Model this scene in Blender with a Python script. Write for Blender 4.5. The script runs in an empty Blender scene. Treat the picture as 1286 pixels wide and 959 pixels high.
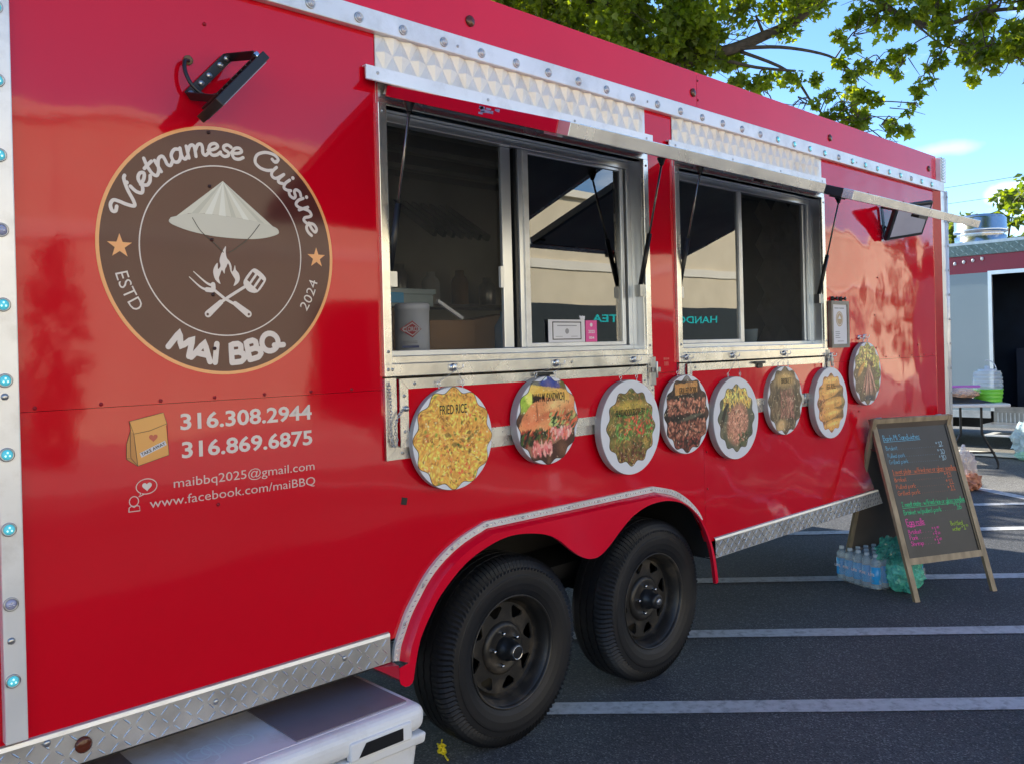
import bpy, bmesh, math, random
import numpy as np
from mathutils import Vector, Matrix, noise
random.seed(7)
S = bpy.context.scene
COL = S.collection
R = math.radians
PI = math.pi

# ------------------------------------------------------------------ camera, sky, sun, exposure
cam = bpy.data.cameras.new('camera'); camo = bpy.data.objects.new('camera', cam); COL.objects.link(camo)
PHI, PIT, ROL = .7614, -.0024, -.0251
fw = Vector((math.sin(PHI)*math.cos(PIT), math.cos(PHI)*math.cos(PIT), math.sin(PIT)))
rt = Vector((math.cos(PHI), -math.sin(PHI), 0)); up0 = rt.cross(fw)
rt2 = rt*math.cos(ROL) + up0*math.sin(ROL); up2 = -rt*math.sin(ROL) + up0*math.cos(ROL)
m = Matrix((rt2, up2, -fw)).transposed().to_4x4(); m.translation = Vector((0, -2.2857, 1.4698))
camo.matrix_world = m
cam.sensor_width = 36; cam.lens = 1083.1/1286*36; cam.shift_y = -38.83/1286
cam.clip_start = .05; cam.clip_end = 2000
S.camera = camo

SUN_AZ, SUN_EL = R(-4), R(37)          # azimuth from +Y towards +X
w = bpy.data.worlds.new('World'); S.world = w; w.use_nodes = True
nt = w.node_tree; nt.nodes.clear()
def N(t, **k):
    n = nt.nodes.new(t)
    for a, b in k.items(): setattr(n, a, b)
    return n
sky = N('ShaderNodeTexSky'); sky.sky_type = 'NISHITA'; sky.sun_disc = False
sky.sun_elevation = SUN_EL; sky.sun_rotation = SUN_AZ; sky.altitude = 1200; sky.air_density = 1.0; sky.dust_density = .25; sky.ozone_density = 3.2
tc = N('ShaderNodeTexCoord'); mp = N('ShaderNodeMapping'); mp.inputs['Scale'].default_value = (1, 1, 3.2)
nz = N('ShaderNodeTexNoise'); nz.inputs['Scale'].default_value = 2.3; nz.inputs['Detail'].default_value = 9; nz.inputs['Roughness'].default_value = .62
rp = N('ShaderNodeValToRGB'); rp.color_ramp.elements[0].position = .60; rp.color_ramp.elements[1].position = .78
mx = N('ShaderNodeMixRGB'); mx.inputs[2].default_value = (7.5, 8.2, 9.0, 1)
bg = N('ShaderNodeBackground'); bg.inputs[1].default_value = .12; out = N('ShaderNodeOutputWorld')
lk = nt.links.new
lk(tc.outputs['Generated'], mp.inputs[0]); lk(mp.outputs[0], nz.inputs[0]); lk(nz.outputs[0], rp.inputs[0])
hs = N('ShaderNodeHueSaturation'); hs.inputs['Saturation'].default_value = 1.12; lk(sky.outputs[0], hs.inputs['Color'])
nr = N('ShaderNodeVectorMath', operation='NORMALIZE'); lk(tc.outputs['Generated'], nr.inputs[0])
def puff(d, lo, sc):
    dm = N('ShaderNodeVectorMath', operation='DISTANCE'); s2 = N('ShaderNodeVectorMath', operation='MULTIPLY'); s2.inputs[1].default_value = (1, 1, sc); lk(nr.outputs[0], s2.inputs[0]); lk(s2.outputs[0], dm.inputs[0]); dm.inputs[1].default_value = (d[0], d[1], d[2]*sc)
    a = N('ShaderNodeMapRange'); a.inputs[1].default_value = lo; a.inputs[2].default_value = 0; a.inputs[3].default_value = -.25; a.inputs[4].default_value = .42; lk(dm.outputs['Value'], a.inputs[0]); return a
pz = N('ShaderNodeTexNoise'); pz.inputs['Scale'].default_value = 14; pz.inputs['Detail'].default_value = 7; lk(nr.outputs[0], pz.inputs[0])
tot = rp.outputs[0]
for d_, lo_, sc_, amt in (((.953, .262, .140), .085, 3.0, 1.0), ((.925, .328, .191), .07, 5.0, .22)):
    a = puff(d_, lo_, sc_); ad = N('ShaderNodeMath', operation='ADD'); lk(a.outputs[0], ad.inputs[0]); lk(pz.outputs[0], ad.inputs[1])
    c2 = N('ShaderNodeMapRange'); c2.inputs[1].default_value = .55; c2.inputs[2].default_value = .85; c2.inputs[4].default_value = amt; lk(ad.outputs[0], c2.inputs[0])
    m2 = N('ShaderNodeMath', operation='MAXIMUM'); lk(tot, m2.inputs[0]); lk(c2.outputs[0], m2.inputs[1]); tot = m2.outputs[0]
lk(tot, mx.inputs[0]); lk(hs.outputs[0], mx.inputs[1]); lk(mx.outputs[0], bg.inputs[0]); lk(bg.outputs[0], out.inputs[0])
sl = bpy.data.lights.new('sun', 'SUN'); sl.energy = 4.2; sl.angle = R(.5); sl.color = (1, .93, .80)
so = bpy.data.objects.new('sun', sl); COL.objects.link(so)
sd = Vector((math.sin(SUN_AZ)*math.cos(SUN_EL), math.cos(SUN_AZ)*math.cos(SUN_EL), math.sin(SUN_EL)))
so.rotation_euler = sd.to_track_quat('Z', 'Y').to_euler(); so.location = (0, 0, 30)
S.view_settings.view_transform = 'Standard'; S.view_settings.look = 'None'
S.view_settings.exposure = 1.45; S.view_settings.gamma = 1
S.render.engine = 'CYCLES'
S.cycles.max_bounces = 8; S.cycles.glossy_bounces = 4; S.cycles.transparent_max_bounces = 12

# ------------------------------------------------------------------ materials
def lin(c):
    return tuple((x/12.92 if x <= .04045 else ((x+.055)/1.055)**2.4) for x in c)
def rgb(r, g, b): return lin((r/255, g/255, b/255))
def mat(name, col, rough=.5, metal=0, var=.12, vs=6, bump=0, bs=60, coat=0, emis=0, ecol=None, alpha=1, trans=0,
        ior=1.5, dirt=None, dirtamt=.0, ds=3, wave=0, wsc=2.0, stretch=None, rvar=0):
    m = bpy.data.materials.new(name); m.use_nodes = True; t = m.node_tree; t.nodes.clear()
    n = lambda k: t.nodes.new(k)
    o = n('ShaderNodeOutputMaterial'); p = n('ShaderNodeBsdfPrincipled'); t.links.new(p.outputs[0], o.inputs[0])
    c = n('ShaderNodeTexCoord'); src = c.outputs['Object']
    if stretch:
        mp = n('ShaderNodeMapping'); mp.inputs['Scale'].default_value = stretch; t.links.new(src, mp.inputs[0]); src = mp.outputs[0]
    nz = n('ShaderNodeTexNoise'); nz.inputs['Scale'].default_value = vs; nz.inputs['Detail'].default_value = 6; t.links.new(src, nz.inputs[0])
    r = n('ShaderNodeValToRGB'); r.color_ramp.elements[0].position = .3; r.color_ramp.elements[1].position = .7
    r.color_ramp.elements[0].color = tuple(max(0, x*(1-var)) for x in col) + (1,)
    r.color_ramp.elements[1].color = tuple(min(1, x*(1+var)) for x in col) + (1,)
    t.links.new(nz.outputs[0], r.inputs[0]); cout = r.outputs[0]
    if dirt:
        n2 = n('ShaderNodeTexNoise'); n2.inputs['Scale'].default_value = ds; n2.inputs['Detail'].default_value = 8; n2.inputs['Roughness'].default_value = .65
        t.links.new(src, n2.inputs[0])
        r2 = n('ShaderNodeValToRGB'); r2.color_ramp.elements[0].position = .5; r2.color_ramp.elements[1].position = .75
        r2.color_ramp.elements[1].color = (dirtamt,)*3 + (1,)
        t.links.new(n2.outputs[0], r2.inputs[0])
        mm = n('ShaderNodeMixRGB'); t.links.new(r2.outputs[0], mm.inputs[0]); t.links.new(cout, mm.inputs[1]); mm.inputs[2].default_value = tuple(dirt)+(1,)
        cout = mm.outputs[0]
    t.links.new(cout, p.inputs['Base Color'])
    p.inputs['Roughness'].default_value = rough; p.inputs['Metallic'].default_value = metal; p.inputs['IOR'].default_value = ior
    if rvar:
        mr = n('ShaderNodeMapRange'); mr.inputs[3].default_value = max(0, rough-rvar); mr.inputs[4].default_value = rough+rvar
        t.links.new(nz.outputs[0], mr.inputs[0]); t.links.new(mr.outputs[0], p.inputs['Roughness'])
    if coat: p.inputs['Coat Weight'].default_value = coat; p.inputs['Coat Roughness'].default_value = .03
    if emis:
        p.inputs['Emission Color'].default_value = tuple(ecol or col)+(1,); p.inputs['Emission Strength'].default_value = emis
    if alpha < 1: p.inputs['Alpha'].default_value = alpha
    if trans: p.inputs['Transmission Weight'].default_value = trans
    last = None
    if wave:
        nw = n('ShaderNodeTexNoise'); nw.inputs['Scale'].default_value = wsc; nw.inputs['Detail'].default_value = 1.5
        t.links.new(c.outputs['Object'], nw.inputs[0])
        b0 = n('ShaderNodeBump'); b0.inputs['Strength'].default_value = 1; b0.inputs['Distance'].default_value = wave
        t.links.new(nw.outputs[0], b0.inputs['Height']); last = b0
    if bump:
        nb = n('ShaderNodeTexNoise'); nb.inputs['Scale'].default_value = bs; nb.inputs['Detail'].default_value = 5
        t.links.new(src, nb.inputs[0])
        b = n('ShaderNodeBump'); b.inputs['Strength'].default_value = .6; b.inputs['Distance'].default_value = bump
        t.links.new(nb.outputs[0], b.inputs['Height'])
        if last: t.links.new(last.outputs[0], b.inputs['Normal'])
        last = b
    if last: t.links.new(last.outputs[0], p.inputs['Normal'])
    return m

M = {}
M['red'] = mat('red_paint', (.62, .0012, .013), .05, var=.03, vs=1.5, wave=.008, wsc=1.7, bump=.0002, bs=25, coat=.08, ior=1.46, dirt=(.50, .03, .035), dirtamt=.08, ds=2.2, rvar=.02)
M['red_b'] = mat('red_paint_wavy', (.62, .0012, .013), .05, var=.03, vs=1.5, wave=.013, wsc=2.3, bump=.0002, bs=25, coat=.15, ior=1.48, dirt=(.50, .03, .035), dirtamt=.16, ds=2.2)
M['red_matt'] = mat('red_sheet', (.70, .003, .026), .14, var=.06, vs=2, wave=.006, wsc=1.2, bump=.0002, bs=30, rvar=.03)
M['red_shade'] = mat('red_shaded', (.42, .01, .03), .25)  # darker copy of the red, shade and dim reflection put into its colour
M['white_alu'] = mat('painted_aluminium', (.78, .79, .79), .30, metal=.3, var=.08, vs=5, dirt=(.32, .30, .26), dirtamt=.45, ds=7, bump=.0003, bs=60)
M['alu'] = mat('brushed_aluminium', (.86, .83, .76), .26, metal=.85, var=.12, vs=9, dirt=(.25, .22, .17), dirtamt=.45, ds=8, bump=.0003, bs=90, stretch=(1, 1, 1), rvar=.08)
M['alu_frame'] = mat('window_aluminium', (.72, .74, .76), .28, metal=.7, var=.05, bump=.0001, bs=80)
M['alu_dark'] = mat('tarnished_aluminium', (.30, .29, .27), .38, metal=.8, var=.2, vs=5)
M['quilt'] = mat('quilted_sheet', (.74, .73, .69), .34, metal=.15, var=.06, dirt=(.36, .31, .22), dirtamt=.6, ds=6, bump=.0003, bs=70)
M['plate'] = mat('tread_plate', (.56, .56, .55), .42, metal=.75, var=.2, vs=7, dirt=(.12, .11, .10), dirtamt=.5, ds=4, bump=.0004, bs=120)
M['lug'] = mat('tread_lug', (.68, .67, .64), .26, metal=.8, var=.1, vs=12)
M['black'] = mat('black_metal', (.012, .013, .015), .35, var=.2, bump=.0002, bs=60)
M['black_matt'] = mat('black_underside', (.010, .010, .011), .75, var=.3)
M['rubber'] = mat('tyre_rubber', (.0055, .0062, .0085), .55, var=.25, vs=10, dirt=(.024, .021, .019), dirtamt=.4, ds=5, bump=.0006, bs=70)
M['rim'] = mat('dusty_black_steel', (.020, .019, .018), .42, var=.3, vs=9, dirt=(.13, .105, .075), dirtamt=.75, ds=9, bump=.0004, bs=40, rvar=.1)
M['chrome'] = mat('chrome', (.75, .75, .75), .12, metal=1, var=.03)
M['steel'] = mat('galvanised_steel', (.45, .46, .47), .3, metal=.9, var=.15, vs=14)
M['brown'] = mat('logo_brown', (.092, .027, .023), .10, var=.05, wave=.006, wsc=1.7, ior=1.40)
M['logo_black'] = M['black']
M['orange'] = mat('logo_orange', (.86, .38, .14), .14, var=.03, wave=.006, wsc=1.7)
M['decal'] = mat('white_vinyl', (.70, .62, .58), .16, var=.03, wave=.006, wsc=1.7)
M['decal_thin'] = mat('pale_vinyl', (.68, .52, .48), .16, var=.03, wave=.006, wsc=1.7)
M['hat1'] = mat('hat_light', (.62, .60, .50), .16, var=.02); M['hat2'] = mat('hat_mid', (.50, .49, .41), .16, var=.02)
M['hat3'] = mat('hat_brim', (.56, .54, .46), .16, var=.02); M['hat4'] = mat('hat_rays', (.74, .73, .64), .16, var=.02)
M['ink'] = mat('dark_ink', (.015, .013, .012), .3, var=.1)
M['bag_tan'] = mat('bag_tan', (.72, .34, .08), .16, var=.03, wave=.006, wsc=1.7); M['bag_dark'] = mat('bag_tan_side', (.52, .22, .05), .16, var=.03)
M['heart'] = mat('heart_red', (.50, .09, .05), .2, var=.03)
M['wood'] = mat('grey_brown_wood', (.34, .265, .17), .6, var=.35, vs=7, stretch=(3, 3, .6), bump=.0006, bs=40)
M['chalk_bd'] = mat('chalkboard', (.042, .044, .046), .45, var=.18, vs=4, dirt=(.085, .085, .085), dirtamt=.4, ds=5)
M['brownboard'] = mat('brown_hardboard', (.12, .095, .075), .55, var=.15, vs=5)
M['ch_blue'] = mat('chalk_blue', (.16, .42, .58), .8, var=.35, vs=90); M['ch_or'] = mat('chalk_orange', (.72, .19, .08), .8, var=.35, vs=90)
M['ch_gr'] = mat('chalk_green', (.05, .60, .25), .8, var=.35, vs=90); M['ch_pk'] = mat('chalk_pink', (.85, .08, .38), .8, var=.35, vs=90)
M['ch_ye'] = mat('chalk_lime', (.38, .58, .05), .8, var=.35, vs=90); M['ch_wh'] = mat('chalk_pale', (.42, .62, .72), .8, var=.35, vs=90)
M['led'] = mat('led_lens_lit', (.10, .55, .65), .1, var=.05, emis=.10, ecol=(.12, .75, .95))
M['led_off'] = mat('led_lens_clear', (.45, .46, .50), .08, metal=.2, var=.1)
M['led_lilac'] = mat('led_lens_lilac', (.36, .38, .55), .1, metal=.1, var=.1)
M['led_dot'] = mat('led_chip', (.5, .9, 1), .2, emis=.45, ecol=(.5, .95, 1))
M['amber'] = mat('amber_lens', (.10, .022, .008), .15, var=.1)
M['white_pl'] = mat('white_plastic', (.80, .82, .85), .42, var=.04, dirt=(.30, .25, .20), dirtamt=.35, ds=5, bump=.0003, bs=45)
M['lilac_pl'] = mat('white_lid_plastic', (.74, .71, .76), .48, var=.04, dirt=(.33, .24, .15), dirtamt=.5, ds=7, bump=.0003, bs=60)
M['grey_pl'] = mat('grey_lid_panel', (.21, .18, .215), .42, var=.08, dirt=(.20, .12, .08), dirtamt=.6, ds=6, bump=.0002, bs=90)
M['card'] = mat('cardboard', (.26, .15, .075), .8, var=.1, vs=5)
M['paper'] = mat('white_paper', (.70, .70, .74), .6, var=.02)
M['pink'] = mat('pink_card', (.75, .08, .32), .5, var=.02)
M['disc_white'] = mat('white_foam_board', (.72, .74, .80), .45, var=.03)
M['disc_edge'] = mat('foam_board_edge', (.36, .35, .35), .6, var=.08, vs=12)
M['galv'] = mat('spun_aluminium', (.72, .72, .72), .22, metal=1, var=.06, vs=3, bump=.0004, bs=8)
M['teal'] = mat('teal_sign', (.02, .50, .48), .4, var=.03)
M['truck_gy'] = mat('grey_truck_paint', (.25, .31, .335), .2, var=.05, vs=1.2, wave=.006, wsc=1.2)
M['truck_rd'] = mat('maroon_paint', (.30, .008, .035), .25, var=.05)
M['navy'] = mat('dark_truck_interior', (.010, .018, .035), .5, var=.3, vs=4)
M['table'] = mat('table_plastic', (.72, .72, .70), .4, var=.04)
M['tray'] = mat('dark_tray', (.035, .038, .042), .35, var=.1)
M['tank'] = mat('clear_dispenser', (.74, .80, .86), .08, var=.02, alpha=.42)
M['tank_w'] = mat('frosted_lid', (.72, .76, .80), .25, var=.02, alpha=.8)
M['lime'] = mat('green_drink', (.22, .70, .06), .25, var=.05)
M['purple'] = mat('zip_seal', (.48, .12, .55), .4, var=.05)
M['snack'] = mat('snacks', (.62, .36, .22), .7, var=.35, vs=40)
M['poly'] = mat('clear_poly', (.75, .80, .82), .08, var=.05, alpha=.26)
M['poly_bag'] = mat('pale_bag', (.62, .74, .74), .25, var=.08, alpha=.85)
M['greenpoly'] = mat('green_poly', (.12, .62, .46), .16, var=.5, vs=9, alpha=.62)
M['bluepl'] = mat('blue_label', (.04, .38, .80), .2, var=.1); M['water'] = mat('water_bottle', (.45, .60, .70), .08, var=.05, alpha=.5)
M['bluecap'] = mat('bottle_cap', (.65, .72, .78), .3)
M['yellow'] = mat('yellow_rope', (.85, .72, .02), .5, var=.2, vs=60)
M['bark'] = mat('tree_bark', (.085, .062, .045), .85, var=.35, vs=14, bump=.01, bs=12)
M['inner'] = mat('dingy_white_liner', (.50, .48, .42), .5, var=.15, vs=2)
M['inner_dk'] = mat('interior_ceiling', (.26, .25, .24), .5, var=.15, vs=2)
M['stucco'] = mat('cream_stucco', (.72, .62, .44), .85, var=.08, vs=1.5, bump=.004, bs=30)
M['stucco_lt'] = mat('cream_trim', (.84, .78, .64), .7, var=.04, vs=2)
M['storefront'] = mat('storefront_glass', (.02, .022, .025), .1, var=.2, vs=1)
M['concrete'] = mat('concrete', (.38, .36, .33), .8, var=.12, vs=3, bump=.003, bs=30)
M['greyblue'] = mat('blue_grey_flashing', (.16, .20, .25), .35, metal=.5, var=.08)
M['strut'] = mat('strut_rod', (.25, .24, .22), .25, metal=.8, var=.05)

def glass_mat(name, tint, refl, base_a):
    """tinted window glass: part mirror, part see-through"""
    m = bpy.data.materials.new(name); m.use_nodes = True; t = m.node_tree; t.nodes.clear()
    o = t.nodes.new('ShaderNodeOutputMaterial'); a = t.nodes.new('ShaderNodeMixShader'); tr = t.nodes.new('ShaderNodeBsdfTransparent')
    gl = t.nodes.new('ShaderNodeBsdfGlossy'); fr = t.nodes.new('ShaderNodeFresnel'); mu = t.nodes.new('ShaderNodeMath')
    nz = t.nodes.new('ShaderNodeTexNoise'); nz.inputs['Scale'].default_value = 1.1
    tcn = t.nodes.new('ShaderNodeTexCoord'); t.links.new(tcn.outputs['Object'], nz.inputs[0])
    b = t.nodes.new('ShaderNodeBump'); b.inputs['Distance'].default_value = .0015; b.inputs['Strength'].default_value = 1
    t.links.new(nz.outputs[0], b.inputs['Height']); t.links.new(b.outputs[0], gl.inputs['Normal'])
    tr.inputs[0].default_value = tint + (1,); gl.inputs['Roughness'].default_value = .005
    fr.inputs[0].default_value = 1.5
    mu.operation = 'ADD'; mu.inputs[1].default_value = refl; mu.use_clamp = True
    t.links.new(fr.outputs[0], mu.inputs[0]); t.links.new(mu.outputs[0], a.inputs[0])
    t.links.new(tr.outputs[0], a.inputs[1]); t.links.new(gl.outputs[0], a.inputs[2]); t.links.new(a.outputs[0], o.inputs[0])
    return m
M['glass'] = glass_mat('tinted_glass', (.42, .46, .47), .16, 0)
def screen_mat():
    m = bpy.data.materials.new('insect_screen'); m.use_nodes = True; t = m.node_tree; t.nodes.clear()
    o = t.nodes.new('ShaderNodeOutputMaterial'); a = t.nodes.new('ShaderNodeMixShader'); tr = t.nodes.new('ShaderNodeBsdfTransparent')
    d = t.nodes.new('ShaderNodeBsdfDiffuse'); d.inputs[0].default_value = (.075, .078, .08, 1); a.inputs[0].default_value = .36
    t.links.new(tr.outputs[0], a.inputs[1]); t.links.new(d.outputs[0], a.inputs[2]); t.links.new(a.outputs[0], o.inputs[0]); return m
M['screen'] = screen_mat()

def leaf_mat(name, c1, c2, trans=.5):
    m = bpy.data.materials.new(name); m.use_nodes = True; t = m.node_tree; t.nodes.clear()
    o = t.nodes.new('ShaderNodeOutputMaterial'); a = t.nodes.new('ShaderNodeMixShader'); d = t.nodes.new('ShaderNodeBsdfPrincipled')
    tl = t.nodes.new('ShaderNodeBsdfTranslucent'); g = t.nodes.new('ShaderNodeNewGeometry'); r = t.nodes.new('ShaderNodeValToRGB')
    r.color_ramp.elements[0].color = c1+(1,); r.color_ramp.elements[1].color = c2+(1,)
    t.links.new(g.outputs['Random Per Island'], r.inputs[0]); t.links.new(r.outputs[0], d.inputs['Base Color'])
    h = t.nodes.new('ShaderNodeMixRGB'); h.blend_type = 'MULTIPLY'; h.inputs[0].default_value = 1; h.inputs[2].default_value = (3.7, 3.3, .45, 1)
    t.links.new(r.outputs[0], h.inputs[1]); t.links.new(h.outputs[0], tl.inputs[0]); d.inputs['Roughness'].default_value = .45
    a.inputs[0].default_value = trans
    t.links.new(d.outputs[0], a.inputs[1]); t.links.new(tl.outputs[0], a.inputs[2]); t.links.new(a.outputs[0], o.inputs[0]); return m
M['leaf'] = leaf_mat('maple_leaf', (.065, .10, .014), (.15, .19, .026), .62)
M['leaf_far'] = leaf_mat('shrub_leaf', (.05, .09, .02), (.13, .17, .035))
M['leaf_dk'] = leaf_mat('cypress_leaf', (.02, .045, .015), (.04, .07, .02), .2)

def asphalt(name, c, speck, light):
    m = bpy.data.materials.new(name); m.use_nodes = True; t = m.node_tree; t.nodes.clear(); n = t.nodes.new; L = t.links.new
    o = n('ShaderNodeOutputMaterial'); p = n('ShaderNodeBsdfPrincipled'); L(p.outputs[0], o.inputs[0]); tcn = n('ShaderNodeTexCoord')
    v = n('ShaderNodeTexVoronoi'); v.inputs['Scale'].default_value = 170; L(tcn.outputs['Object'], v.inputs[0])
    wn = n('ShaderNodeSeparateColor'); L(v.outputs['Color'], wn.inputs[0])
    r = n('ShaderNodeValToRGB'); e = r.color_ramp.elements; e[0].position = .0; e[0].color = tuple(x*.55 for x in c)+(1,); e[1].position = .86; e[1].color = tuple(x*1.35 for x in c)+(1,)
    x = r.color_ramp.elements.new(.97); x.color = tuple(speck)+(1,)
    L(wn.outputs[0], r.inputs[0])
    n1 = n('ShaderNodeTexNoise'); n1.inputs['Scale'].default_value = .9; n1.inputs['Detail'].default_value = 6; L(tcn.outputs['Object'], n1.inputs[0])
    r1 = n('ShaderNodeValToRGB'); r1.color_ramp.elements[0].position = .3; r1.color_ramp.elements[0].color = (.75, .75, .75, 1); r1.color_ramp.elements[1].position = .7; r1.color_ramp.elements[1].color = (light, light, light, 1)
    L(n1.outputs[0], r1.inputs[0])
    mm = n('ShaderNodeMixRGB'); mm.blend_type = 'MULTIPLY'; mm.inputs[0].default_value = 1; L(r.outputs[0], mm.inputs[1]); L(r1.outputs[0], mm.inputs[2]); L(mm.outputs[0], p.inputs['Base Color'])
    p.inputs['Roughness'].default_value = .8
    b = n('ShaderNodeBump'); b.inputs['Strength'].default_value = .8; b.inputs['Distance'].default_value = .004; L(v.outputs['Distance'], b.inputs['Height']); L(b.outputs[0], p.inputs['Normal'])
    return m
M['asphalt'] = asphalt('fresh_asphalt', (.058, .062, .070), (.17, .17, .175), 1.25)
M['asphalt_old'] = asphalt('old_asphalt', (.15, .145, .135), (.34, .33, .31), 1.15)
M['stripe'] = mat('worn_white_road_paint', (.52, .53, .54), .7, var=.12, vs=30, dirt=(.09, .09, .09), dirtamt=.75, ds=26, bump=.001, bs=120)

# ------------------------------------------------------------------ object helpers
WM = {}
def tag(o, label=None, cat=None, group=None, kind=None):
    if label: o['label'] = label
    if cat: o['category'] = cat
    if group: o['group'] = group
    if kind: o['kind'] = kind
    return o
def empty(name, loc, label, cat, group=None):
    o = bpy.data.objects.new(name, None); COL.objects.link(o); o.location = loc; o.empty_display_size = .1
    WM[o.name] = Matrix.Translation(Vector(loc)); return tag(o, label, cat, group)
def link(name, me, parent=None, m=None):
    o = bpy.data.objects.new(name, me); COL.objects.link(o)
    if m is not None and not me.materials: me.materials.append(m)
    WM[o.name] = Matrix.Identity(4)
    if parent is not None:
        o.parent = parent; o.matrix_parent_inverse = WM[parent.name].inverted()
    return o
def copy_tree(o, parent, mw):
    """copy an object and its children, moved by world matrix mw"""
    c = o.copy(); COL.objects.link(c)
    if parent is None:
        c.matrix_world = mw @ WM[o.name]; WM[c.name] = mw @ WM[o.name]
    else:
        c.parent = parent; WM[c.name] = Matrix.Identity(4)
    for ch in [x for x in list(bpy.data.objects) if x.parent == o]:
        copy_tree(ch, c, mw)
    return c

class MB:
    def __init__(s): s.v = []; s.f = []; s.sm = []
    def add(s, vs, fs, smooth=False):
        b = len(s.v); s.v += [tuple(v) for v in vs]; s.f += [tuple(b+i for i in f) for f in fs]; s.sm += [smooth]*len(fs); return s
    def box(s, x0, x1, y0, y1, z0, z1):
        return s.add([(x0, y0, z0), (x1, y0, z0), (x1, y1, z0), (x0, y1, z0), (x0, y0, z1), (x1, y0, z1), (x1, y1, z1), (x0, y1, z1)],
                     [(3, 2, 1, 0), (4, 5, 6, 7), (0, 1, 5, 4), (1, 2, 6, 5), (2, 3, 7, 6), (3, 0, 4, 7)])
    def obox(s, c, u, v, w):
        """box centred c with half-axis vectors u, v, w"""
        c, u, v, w = map(Vector, (c, u, v, w)); P = [c+a*u+b*v+d*w for d in (-1, 1) for a, b in ((-1, -1), (1, -1), (1, 1), (-1, 1))]
        return s.add(P, [(3, 2, 1, 0), (4, 5, 6, 7), (0, 1, 5, 4), (1, 2, 6, 5), (2, 3, 7, 6), (3, 0, 4, 7)])
    def bar(s, p0, p1, wd, dp, upv=(0, 0, 1)):
        p0, p1 = Vector(p0), Vector(p1); d = (p1-p0); a = d.cross(Vector(upv)).normalized(); b = a.cross(d).normalized()
        return s.obox((p0+p1)/2, d/2, a*wd/2, b*dp/2)
    def tube(s, pts, r, n=8, caps=True, r1=None):
        pts = [Vector(p) for p in pts]; k = len(pts); rings = []; ref = None
        for i, p in enumerate(pts):
            d = (pts[min(i+1, k-1)] - pts[max(i-1, 0)]).normalized()
            if ref is None: ref = d.orthogonal().normalized()
            a = (ref - d*ref.dot(d)).normalized(); ref = a; b = d.cross(a)
            rr = r if r1 is None else r + (r1-r)*i/(k-1)
            if isinstance(r, (list, tuple)): rr = r[i]
            rings.append([p + (a*math.cos(2*PI*j/n) + b*math.sin(2*PI*j/n))*rr for j in range(n)])
        vs = [q for g in rings for q in g]
        fs = [(i*n+j, i*n+(j+1) % n, (i+1)*n+(j+1) % n, (i+1)*n+j) for i in range(k-1) for j in range(n)]
        s.add(vs, fs, True)
        if caps:
            b0 = len(s.v)-len(vs); s.f.append(tuple(b0+j for j in reversed(range(n)))); s.f.append(tuple(b0+(k-1)*n+j for j in range(n))); s.sm += [False]*2
        return s
    def lathe(s, prof, o, ax, n=32, smooth=True, mod=None, arc=None):
        """prof: list of (h along axis, r)"""
        o, ax = Vector(o), Vector(ax).normalized(); a = ax.orthogonal().normalized(); b = ax.cross(a); vs = []
        for j in range(n):
            t = 2*PI*j/n; e = a*math.cos(t)+b*math.sin(t)
            for i, (h, r) in enumerate(prof):
                if mod: h, r = mod(i, j, h, r)
                vs.append(o+ax*h+e*r)
        k = len(prof)
        fs = [(j*k+i, ((j+1) % n)*k+i, ((j+1) % n)*k+i+1, j*k+i+1) for j in range(n) for i in range(k-1)]
        return s.add(vs, fs, smooth)
    def sphere(s, c, r, n=12, h=7, sc=(1, 1, 1)):
        c = Vector(c); vs = []; 
        for i in range(h+1):
            t = PI*i/h
            for j in range(n):
                q = 2*PI*j/n; vs.append(c+Vector((r*sc[0]*math.sin(t)*math.cos(q), r*sc[1]*math.sin(t)*math.sin(q), r*sc[2]*math.cos(t))))
        fs = [(i*n+j, (i+1)*n+j, (i+1)*n+(j+1) % n, i*n+(j+1) % n) for i in range(h) for j in range(n)]
        return s.add(vs, fs, True)
    def build(s, name, m, parent=None, bevel=0, seg=2):
        me = bpy.data.meshes.new(name); me.from_pydata(s.v, [], s.f); me.polygons.foreach_set('use_smooth', s.sm)
        o = link(name, me, parent, m)
        if bevel:
            md = o.modifiers.new('bevel', 'BEVEL'); md.width = bevel; md.segments = seg; md.limit_method = 'ANGLE'; md.angle_limit = R(35)
        return o

class Frame:
    """a flat surface in the world: origin + u axis + v axis, n = u x v points out of it"""
    def __init__(s, o, u, v):
        s.o, s.u, s.v = Vector(o), Vector(u).normalized(), Vector(v).normalized(); s.n = s.u.cross(s.v)
    def __call__(s, a, b, d=0): return s.o + s.u*a + s.v*b + s.n*d
    def mat(s, a=0, b=0, d=0):
        m = Matrix((s.u, s.v, s.n)).transposed().to_4x4(); m.translation = s(a, b, d); return m
WALL = Frame((0, 0, 0), (1, 0, 0), (0, 0, 1))          # n = (0,-1,0), out of the trailer's side

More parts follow.
